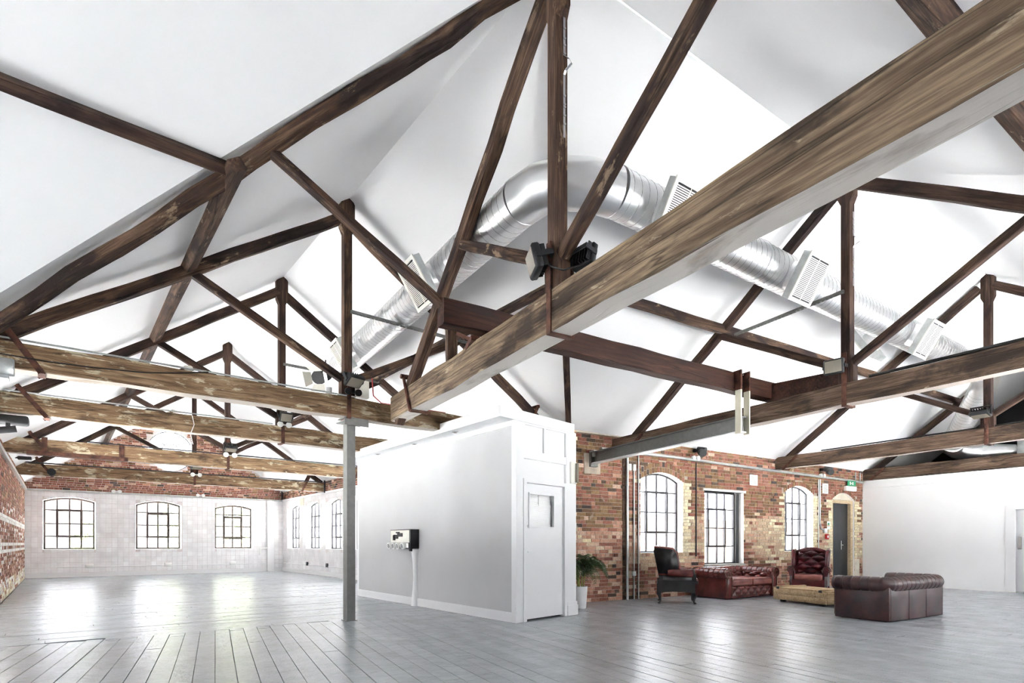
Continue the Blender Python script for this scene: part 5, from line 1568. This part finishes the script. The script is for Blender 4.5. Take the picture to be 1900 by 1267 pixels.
# ------------------------------------------------------------------ potted palm
PP_ = R(6.43, 8.28)
PT = thing('potted_palm', 'feathery green palm in a tall white pot beside the cubicle', 'potted plant', PP_, local=True)
m = MB(); m.lathe([(0.0, 0.0), (0.095, 0.0), (0.10, 0.01), (0.128, 0.40), (0.128, 0.41), (0.118, 0.41), (0.113, 0.36), (0.0, 0.36)], 28); m.build('pot', M_POT, PT, fix=False)
m = MB(); m.lathe([(0.0, 0.375), (0.114, 0.37)], 20); m.build('soil', M_SOIL, PT)
g = random.Random(31)
for i in range(11):
    a = g.random() * 2 * PI; r = 0.02 + 0.07 * g.random()
    m = MB(); b = Vector((r * math.cos(a), r * math.sin(a), 0.37)); t = Vector((1.9 * r * math.cos(a), 1.9 * r * math.sin(a), 0.62 + 0.18 * g.random()))
    m.tube([b, (b + t) / 2 + Vector((0, 0, .02)), t], lambda k: (.011, .009, .006)[k], 6); m.build('cane', M_CANE, PT)
for i in range(26):
    a = 2 * PI * (i * 0.382) + g.random() * .5
    l = 0.34 + 0.24 * g.random(); lift = 0.35 + 0.6 * g.random()
    if i < 6: lift = 1.2; l *= 0.9
    st = Vector((0.06 * math.cos(a), 0.06 * math.sin(a), 0.60 + 0.22 * g.random()))
    d = Vector((math.cos(a), math.sin(a), 0))
    pts = []
    for k in range(9):
        t = k / 8
        pts.append(st + d * (l * t * (0.9 if lift < 1 else 0.5)) + Vector((0, 0, l * (lift * t - (0.75 + .3 * (lift < 1)) * t * t * t))))
    m = MB(); m.tube(pts, lambda k: .005 - .0004 * k, 5)
    for k in range(1, 27):
        t = k / 27 * 8; j = min(int(t), 7); f = t - j
        p = pts[j] * (1 - f) + pts[j + 1] * f
        tg = (pts[j + 1] - pts[j]).normalized()
        sd = tg.cross(Vector((0, 0, 1))).normalized()
        ll = 0.20 * math.sin(PI * (0.18 + 0.75 * k / 27)) * (0.85 + .3 * g.random())
        for s in (-1, 1):
            e = (sd * s + tg * 0.85 + Vector((0, 0, -0.22 - .25 * g.random()))).normalized()
            w = tg * 0.0085
            q = p + e * ll * .5 + Vector((0, 0, .012)); tip = p + e * ll - Vector((0, 0, ll * .22))
            m.add([p - w * .5, q - w, tip, q + w, p + w * .5], [(0, 1, 2, 3, 4)])
    m.build('frond', M_LEAF, PT, fix=False)

# ------------------------------------------------------------------ leather furniture
def dome(u, v, d=1.0):
    p, q = u + v, u - v
    return d * (abs(math.sin(PI * p)) * abs(math.sin(PI * q))) ** 0.42
def buttons(pts, mat, parent, r=0.012):
    m = MB()
    for p in pts:
        m.lathe([(0, .006), (r * .7, .004), (r, 0), (r * .6, -.004)], 7, p)
    return m.build('button', mat, parent, kind='stuff', fix=False)
def tuft(name, F, nu, nv, cu, cv, depth, mat, parent, btn=True):
    """F(u,v) -> (point, outward normal), u,v in 0..1"""
    m = MB()
    def G(u, v):
        p, n = F(u, v)
        e = min(1, 12 * min(u, 1 - u)) * min(1, 12 * min(v, 1 - v))
        return p + n * (dome(u * cu, v * cv) * depth * (0.35 + 0.65 * e))
    m.grid(nu, nv, G)
    o = m.build(name, mat, parent, fix=False)
    if btn:
        pts = []
        for i in range(1, int(2 * cu)):
            for j in range(1, int(2 * cv) + 1):
                if (i + j) % 2 == 0:
                    u, v = i / 2 / cu, j / 2 / cv
                    if 0 < u < 1 and 0 < v < 1: pts.append(F(u, v)[0])
        if pts: buttons(pts, M_FRAME, o, 0.014)
    return o
def sofa(label, loc, rotz, L, D, H, mb, mr, ms, tufted_front, group):
    """local: x along the sofa, front at -y"""
    root = thing('chesterfield_sofa', label, 'sofa', loc, rotz, group, local=True)
    t = 0.19
    x0, x1, y0, y1 = -L / 2, L / 2, -D / 2, D / 2
    zt = H - 0.20
    for s in (-1, 1):
        m = MB(); a, b = (x0, x0 + t) if s < 0 else (x1 - t, x1)
        m.rbox((a, y0 + .02, 0.012), (b, y1, zt + .05), 0.018, 2); m.build('arm_panel', mb, root)
    # back in three upholstered panels
    m = MB()
    n = 3
    for i in range(n):
        a = x0 + t * .2 + (L - t * .4) * i / n; b = x0 + t * .2 + (L - t * .4) * (i + 1) / n
        m.rbox((a + .002, y1 - t, 0.012), (b - .002, y1 + .006, zt + .05), 0.012, 2)
    m.build('back_panel', mb, root)
    # the roll runs round both arms and the back
    r = 0.118; rc = 0.12; off = -0.085
    X0, X1, Y1, Y0 = x0 - off * -0.2 + .05, x1 - .05, y1 - .055, y0 + 0.03
    X0 = x0 + .05
    path = []
    def seg(p, q):
        p = Vector(p); q = Vector(q); n = max(2, int((q - p).length / 0.012))
        for i in range(n): path.append(p + (q - p) * (i / n))
    def arc(c, a0, a1):
        n = max(3, int(abs(a1 - a0) * rc / 0.012))
        for i in range(n):
            a = a0 + (a1 - a0) * i / n; path.append(Vector((c[0] + rc * math.cos(a), c[1] + rc * math.sin(a), 0)))
    seg((X0, Y0, 0), (X0, Y1 - rc, 0)); arc((X0 + rc, Y1 - rc), PI, PI / 2); seg((X0 + rc, Y1, 0), (X1 - rc, Y1, 0)); arc((X1 - rc, Y1 - rc), PI / 2, 0); seg((X1, Y1 - rc, 0), (X1, Y0, 0)); path.append(Vector((X1, Y0, 0)))
    acc = [0]
    for a, b in zip(path[:-1], path[1:]): acc.append(acc[-1] + (b - a).length)
    tot = acc[-1]; npl = round(tot / 0.135)
    def rad(i): return r * (1.0 - 0.13 * (1 - min(1, 2.6 * abs(math.sin(PI * acc[i] / tot * npl)))))
    m = MB(); m.tube([p + Vector((0, 0, H - r)) for p in path], rad, 20, True); m.build('roll', mr, root)
    # tufted inner faces
    xi0, xi1, yi = x0 + t + .01, x1 - t - .01, y1 - t - .01
    tuft('inner_back', lambda u, v: (Vector((xi0 + (xi1 - xi0) * u, yi + .05 * v - .02, 0.36 + (H - .12 - .36) * v)), Vector((0, -1, 0.15)).normalized()), 88, 24, 5.0 * L / 1.75, 1.5, 0.075, mr, root)
    for s in (-1, 1):
        xx = x0 + t if s < 0 else x1 - t
        tuft('inner_arm', lambda u, v, s=s, xx=xx: (Vector((xx + s * (.03 * v - .01), y0 + .08 + (yi - y0 - .08) * u, 0.36 + (H - .12 - .36) * v)), Vector((-s, 0, 0.15)).normalized()), 48, 24, 2.5, 1.5, 0.07, mr, root)
    m = MB(); m.rbox((x0 + t, y0 + .05, 0.012), (x1 - t, y1 - t, 0.27), 0.012, 1); m.build('seat_deck', mb, root)
    if tufted_front:
        tuft('front_rail', lambda u, v: (Vector((x0 + t + (L - 2 * t) * u, y0 + .055, 0.045 + .215 * v)), Vector((0, -1, 0))), 96, 14, 6.0, 1.0, 0.055, mr, root)
    else:
        m = MB(); m.rbox((x0 + t, y0 + .015, 0.045), (x1 - t, y0 + .06, 0.26), 0.012, 2); m.build('front_rail', mb, root)
    for i in range(2):
        a = x0 + t + .008 + (L - 2 * t) * i / 2; b = a + (L - 2 * t) / 2 - .016
        m = MB(); m.rbox((a, y0 + .0, 0.275), (b, y1 - t - .01, 0.43), 0.04, 4)
        c = m.build('seat_cushion', ms, root)
        m = MB()
        for z in (0.295, 0.412): m.tube([Vector((a + .03, y0 - .001, z)), Vector((b - .03, y0 - .001, z))], 0.006, 6)
        m.build('piping', mb, c)
    for s in (-1, 1):
        xa = X0 if s < 0 else X1
        m = MB(); m.tube([Vector((xa, Y0 + .0, H - r)), Vector((xa, Y0 - .025, H - r))], r * .96, 22)
        c0 = xa - s * .055
        m.rbox((c0 - .085, Y0 - .022, 0.012), (c0 + .085, Y0 + .01, H - r), 0.01, 1)
        f = m.build('arm_front', mr, root)
        m = MB()
        m.tube([Vector((xa + r * .86 * math.cos(q), Y0 - .027, H - r + r * .86 * math.sin(q))) for q in [2 * PI * k / 22 for k in range(23)]], 0.009, 6, False)
        m.tube([Vector((xa + r * .38 * math.cos(q), Y0 - .027, H - r + r * .38 * math.sin(q))) for q in [2 * PI * k / 14 for k in range(15)]], 0.010, 6, False)
        for e in (-.078, .078): m.tube([Vector((c0 + e, Y0 - .022, 0.05)), Vector((c0 + e, Y0 - .022, H - r * 1.7))], 0.008, 6)
        m.build('stud_trim', M_STUD, f)
    for sx in (-1, 1):
        for sy in (-1, 1):
            m = MB(); m.lathe([(0.0, 0.0), (0.022, 0.0), (0.032, 0.02), (0.026, 0.04)], 12, (sx * (L / 2 - .1), sy * (D / 2 - .1), 0)); m.build('foot', M_DARK, root)
    return root
def face(d):  # rotation that turns local -y towards world direction d
    return math.atan2(d.y, d.x) + PI / 2
fv = RA
sofa('dark oxblood chesterfield sofa in front, its back turned to the camera', R(10.12, 4.79), face(RA), 1.76, 0.84, 0.685, M_LBROWN, M_LBROWN, M_LBROWN, False, 'chesterfield sofas')
sofa('red leather chesterfield sofa against the brick wall under the second window', R(10.96, 8.44), face(-RA), 1.76, 1.0, 0.665, M_LRED, M_LRED, M_LSEAT, True, 'chesterfield sofas')

def wing_chair(label, loc, fdir, H, mi, mo, ms, mleg, group):
    root = thing('wing_armchair', label, 'armchair', loc, face(fdir), group, local=True)
    w, d = 0.74, 0.78
    for sx in (-1, 1):
        for sy in (-1, 1):
            m = MB(); x, y = sx * (w / 2 - .06), sy * (d / 2 - .07)
            pts = [Vector((x, y, .27)), Vector((x + sx * .02, y + sy * .025, .20)), Vector((x + sx * .005, y + sy * .005, .10)), Vector((x - sx * .0, y + sy * .0, .04)), Vector((x + sx * .02, y + sy * .03, 0.0))] 
            m.tube(pts, lambda k: (.05, .045, .026, .02, .03)[k], 10); m.build('leg', mleg, root)
    # seat frame with curved lower edge on each side
    prof = lambda u: 0.195 + 0.05 * math.sin(PI * u) ** .6
    for s in (-1, 1):
        poly = [(-d / 2, .47), (-d / 2, .18)] + [(-d / 2 + d * k / 10, prof(k / 10)) for k in range(1, 10)] + [(d / 2, .18), (d / 2 - .01, .47)]
        m = MB(); m.prism(poly, s * (w / 2 - .05), s * (w / 2), lambda y, x, z: Vector((x, y, z))); m.build('side_panel', mo, root)
    poly = [(-w / 2, .40), (-w / 2, .18)] + [(-w / 2 + w * k / 10, prof(k / 10)) for k in range(1, 10)] + [(w / 2, .18), (w / 2, .40)]
    m = MB(); m.prism(poly, -d / 2, -d / 2 + .05, lambda x, y, z: Vector((x, y, z))); m.build('front_rail', mi, root)
    m = MB(); m.prism(poly, d / 2 - .05, d / 2, lambda x, y, z: Vector((x, y, z))); m.rbox((-w / 2 + .04, -d / 2 + .04, .24), (w / 2 - .04, d / 2 - .04, .38), .01, 1); m.build('seat_deck', mo, root)
    m = MB(); m.rbox((-w / 2 + .085, -d / 2 - .02, .37), (w / 2 - .085, d / 2 - .2, .51), .05, 4); c = m.build('seat_cushion', ms, root)
    # reclined back
    def back(u, v):
        z = .45 + (H - .45) * v + (.035 * math.sin(PI * u) if v > .98 else 0)
        return Vector((-w / 2 + .06 + (w - .12) * u, d / 2 - .17 + .13 * v, z))
    nb = Vector((0, -1, .28)).normalized()
    tuft('backrest', lambda u, v: (back(u, v) + Vector((0, 0, .04 * math.sin(PI * u) * v)), nb), 56, 66, 2.0, 3.0, 0.085, mi, root)
    m = MB()
    vs = []
    def bk(u, v, o): return back(u, v) - nb * o + Vector((0, 0, .04 * math.sin(PI * u) * v))
    m.grid(10, 6, lambda u, v: bk(u, v, .11)); m.grid(10, 1, lambda u, v: bk(u, 1, .11 * v - .02)); m.grid(1, 6, lambda u, v: bk(0, v, .11 * u)); m.grid(1, 6, lambda u, v: bk(1, v, .11 * u)); m.grid(10, 1, lambda u, v: bk(u, 0, .11 * v))
    m.build('back_shell', mo, root, fix=False)
    for s in (-1, 1):
        # wing: curved plate from the back forwards
        out = [(d / 2 - .03, .60), (d / 2 - .25, .60), (d / 2 - .40, .63), (d / 2 - .42, .72), (d / 2 - .395, .86), (d / 2 - .37, H - .08), (d / 2 - .30, H - .01), (d / 2 - .12, H + .01), (d / 2 + .05, H + .02)]
        m = MB()
        n = len(out)
        for_in = [Vector((s * (w / 2 - .075 + .035 * (z - .6)), y, z)) for y, z in out]
        for_out = [Vector((s * (w / 2 + .0 + .035 * (z - .6)), y, z)) for y, z in out]
        c1 = sum(for_in, Vector()) / n - Vector((s * .015, 0, 0)); c2 = sum(for_out, Vector()) / n + Vector((s * .012, 0, 0))
        vs = for_in + for_out + [c1, c2]
        fs = [(i, (i + 1) % n, 2 * n) for i in range(n)] + [(n + (i + 1) % n, n + i, 2 * n + 1) for i in range(n)] + [(i, n + i, n + (i + 1) % n, (i + 1) % n) for i in range(n)]
        m.add(vs, [f for f in fs if 2 * n + 1 not in f], None, True); wg = m.build('wing', mi, root)
        m = MB(); m.add([v + Vector((s * .004, 0, 0)) for v in for_out] + [c2 + Vector((s * .004, 0, 0)), c2 - Vector((s * .02, 0, 0))], [(i, (i + 1) % n, n) for i in range(n)] + [((i + 1) % n, i, n + 1) for i in range(n)], None, True); m.build('outer_wing', mo, wg)
        m = MB(); m.tube([v * .5 + u * .5 for v, u in zip(for_in, for_out)], .038, 10, True); m.build('wing_edge', mi, wg)
        # arm: roll with scroll front on a panel
        xa = s * (w / 2 - .02)
        m = MB(); m.tube([Vector((xa, -d / 2 + .09, .615)), Vector((xa, -d / 2 + .3, .62)), Vector((xa - s * .02, d / 2 - .22, .62))], lambda k: (.082, .085, .075)[k], 18); ar = m.build('arm', mi, root)
        m = MB(); m.rbox((min(xa - s * .03, xa - s * .085), -d / 2 + .10, .40), (max(xa - s * .03, xa - s * .085), d / 2 - .12, .63), .012, 1); m.build('inner_arm', mi, ar)
        m = MB(); m.rbox((min(xa + s * .015, xa - s * .03), -d / 2 + .10, .40), (max(xa + s * .015, xa - s * .03), d / 2 - .10, .57), .01, 1); m.build('outer_arm', mo, ar)
        m = MB()
        m.tube([Vector((xa, -d / 2 + .085, .615)), Vector((xa, -d / 2 + .065, .615))], .076, 20)
        m.prism([(xa - .05, .60), (xa + .05, .60), (xa + .035 - s * .02, .42), (xa + .03 - s * .03, .22), (xa - .04 - s * .03, .22), (xa - .035 - s * .02, .42)], -d / 2 + .03, -d / 2 + .09, lambda x, y, z: Vector((x, y, z)))
        f = m.build('arm_scroll', mi if mo is M_LGREY else mo, ar)
        m = MB(); m.tube([Vector((xa + .06 * math.cos(q), -d / 2 + .062, .615 + .06 * math.sin(q))) for q in [2 * PI * k / 18 for k in range(19)]], .008, 6, False); m.build('stud_trim', M_STUD, f)
    return root
wing_chair('black-sided wing armchair with red-brown front, seen side-on by the first window', R(8.77, 8.13), (RB * 0.70 - RA * 0.71), 1.09, M_LRED, M_LBLACK, M_LRED, M_LBLACK, 'wing armchairs')
wing_chair('burgundy deep-buttoned wing armchair facing the crate table', R(12.36, 7.50), (-RB * 0.86 - RA * 0.42), 1.03, M_LBURG, M_LGREY, M_LSEAT, M_LBURG, 'wing armchairs')

# crate table
CT = thing('crate_table', 'low pine crate coffee table between the sofas', 'crate', R(10.98, 6.60), math.atan2(-(R(10.5, 6.03) - R(10.75, 7.29)).x, (R(10.5, 6.03) - R(10.75, 7.29)).y) , local=True)
cw, cl = 0.74, 1.27
for s in (-1, 1):
    for k in range(2):
        m = MB(); m.rbox((s * cw / 2 - .012, -cl / 2, .045 + k * .118), (s * cw / 2 + .012, cl / 2, .16 + k * .118), .003, 1); m.build('side_board', M_CRATE, CT)
        m = MB(); m.rbox((-cw / 2 + .012, s * cl / 2 - .012, .045 + k * .118), (cw / 2 - .012, s * cl / 2 + .012, .16 + k * .118), .003, 1); eb = m.build('end_board', M_CRATE, CT)
    m = MB(); m.box((-.06, s * cl / 2 + s * .012 - .006, .17), (.06, s * cl / 2 + s * .012 + .006, .215)); m.build('hand_hole', M_GRILLE, CT)
for k in range(5):
    a = -cw / 2 - .012 + (cw + .024) * k / 5
    m = MB(); m.rbox((a + .001, -cl / 2 - .012, .282), (a + (cw + .024) / 5 - .001, cl / 2 + .012, .300), .002, 1); m.build('lid_board', M_CRATE, CT)
for s in (-1, 1):
    m = MB(); m.rbox((-cw / 2 - .01, s * (cl / 2 - .10) - .03, .300), (cw / 2 + .01, s * (cl / 2 - .10) + .03, .322), .003, 1); m.build('batten', M_CRATE, CT)
    for e in (-1, 1):
        m = MB(); m.box((e * (cw / 2 + .012) - .006, s * (cl / 2 - .12) - .035, .262), (e * (cw / 2 + .012) + .006, s * (cl / 2 - .12) + .035, .305)); m.build('hinge', M_FRAME, CT)
        m = MB(); m.rbox((e * (cw / 2 - .1) - .04, s * (cl / 2 - .15) - .05, 0.0), (e * (cw / 2 - .1) + .04, s * (cl / 2 - .15) + .05, .046), .008, 1); m.build('foot', M_FRAME, CT)

# ------------------------------------------------------------------ outside
m = MB(); m.box((-60, -60, -0.45), (90, 110, -0.30)); m.build('ground', M_GROUND, None, kind='structure')
def outbuilding(label, P, u0, u1, v, ze, zr):
    root = thing('outbuilding', label, 'building', P((u0 + u1) / 2, v, -0.3), local=False)
    m = MB(); m.box((u0, v, -0.3), (u1, v + 5, ze), None, P); m.build('brick_walls', M_OUTBRK, root)
    m = MB(); m.prism([(v - .2, ze), (v + 2.5, zr), (v + 5.2, ze)], u0 - .2, u1 + .2, lambda a, u, z: P(u, a, z)); m.build('slate_roof', M_SLATE, root)
    for i in range(int((u1 - u0) / 3)):
        a = u0 + 1.2 + i * 3
        m = MB(); m.box((a, v - .02, 0.3), (a + .9, v + .02, 1.7), None, P); m.build('window', M_REVEAL, root)
    return root
outbuilding('pale brick workshop across the yard, seen through the windows behind the sofas', lambda u, v, z: R(u, v, z), 10.0, 34.0, 15.6, 2.15, 3.6)
outbuilding('pale brick shed seen through the tiled side-wall windows', lambda u, v, z: L3(v, u, z), 24.0, 44.0, 19.5, 2.1, 3.3)
def tree(label, x, y, h, cr, seed, n=1400):
    g = random.Random(seed)
    root = thing('tree', label, 'tree', L3(x, y, -0.3), local=True)
    m = MB(); m.tube([Vector((0, 0, 0)), Vector((.05, .05, h * .5)), Vector((0.1, 0, h * .9))], lambda k: (.16, .10, .03)[k], 8)
    for i in range(9):
        a = g.random() * 2 * PI; z = h * (.3 + .55 * g.random())
        m.tube([Vector((.04, .02, z)), Vector((math.cos(a) * cr * .7, math.sin(a) * cr * .7, z + cr * .5))], lambda k: (.045, .012)[k], 5)
    m.build('trunk', M_TRUNK, root)
    m = MB()
    for i in range(n):
        a = g.random() * 2 * PI; b = math.acos(2 * g.random() - 1); r = cr * g.random() ** .4
        c = Vector((r * math.sin(b) * math.cos(a), r * math.sin(b) * math.sin(a), h * .58 + r * math.cos(b) * h * .46 / cr))
        e = Vector((g.random() - .5, g.random() - .5, g.random() - .5)).normalized(); f = e.cross(Vector((g.random() - .5, g.random() - .5, g.random() - .5))).normalized()
        s = .09 + .07 * g.random()
        m.add([c - e * s, c + f * s * .5, c + e * s, c - f * s * .5], [(0, 1, 2, 3)])
    m.build('foliage', M_TLEAF, root, kind='stuff', fix=False)
tree('slender green birch filling the right gable window', 7.9, 34.0, 6.5, 1.7, 1)
tree('green tree partly seen at the right of the middle gable window', 5.2, 35.0, 5.0, 1.3, 2)
tree('low green bush in the corner of the left gable window', 1.35, 35.5, 2.6, 1.0, 3, 900)
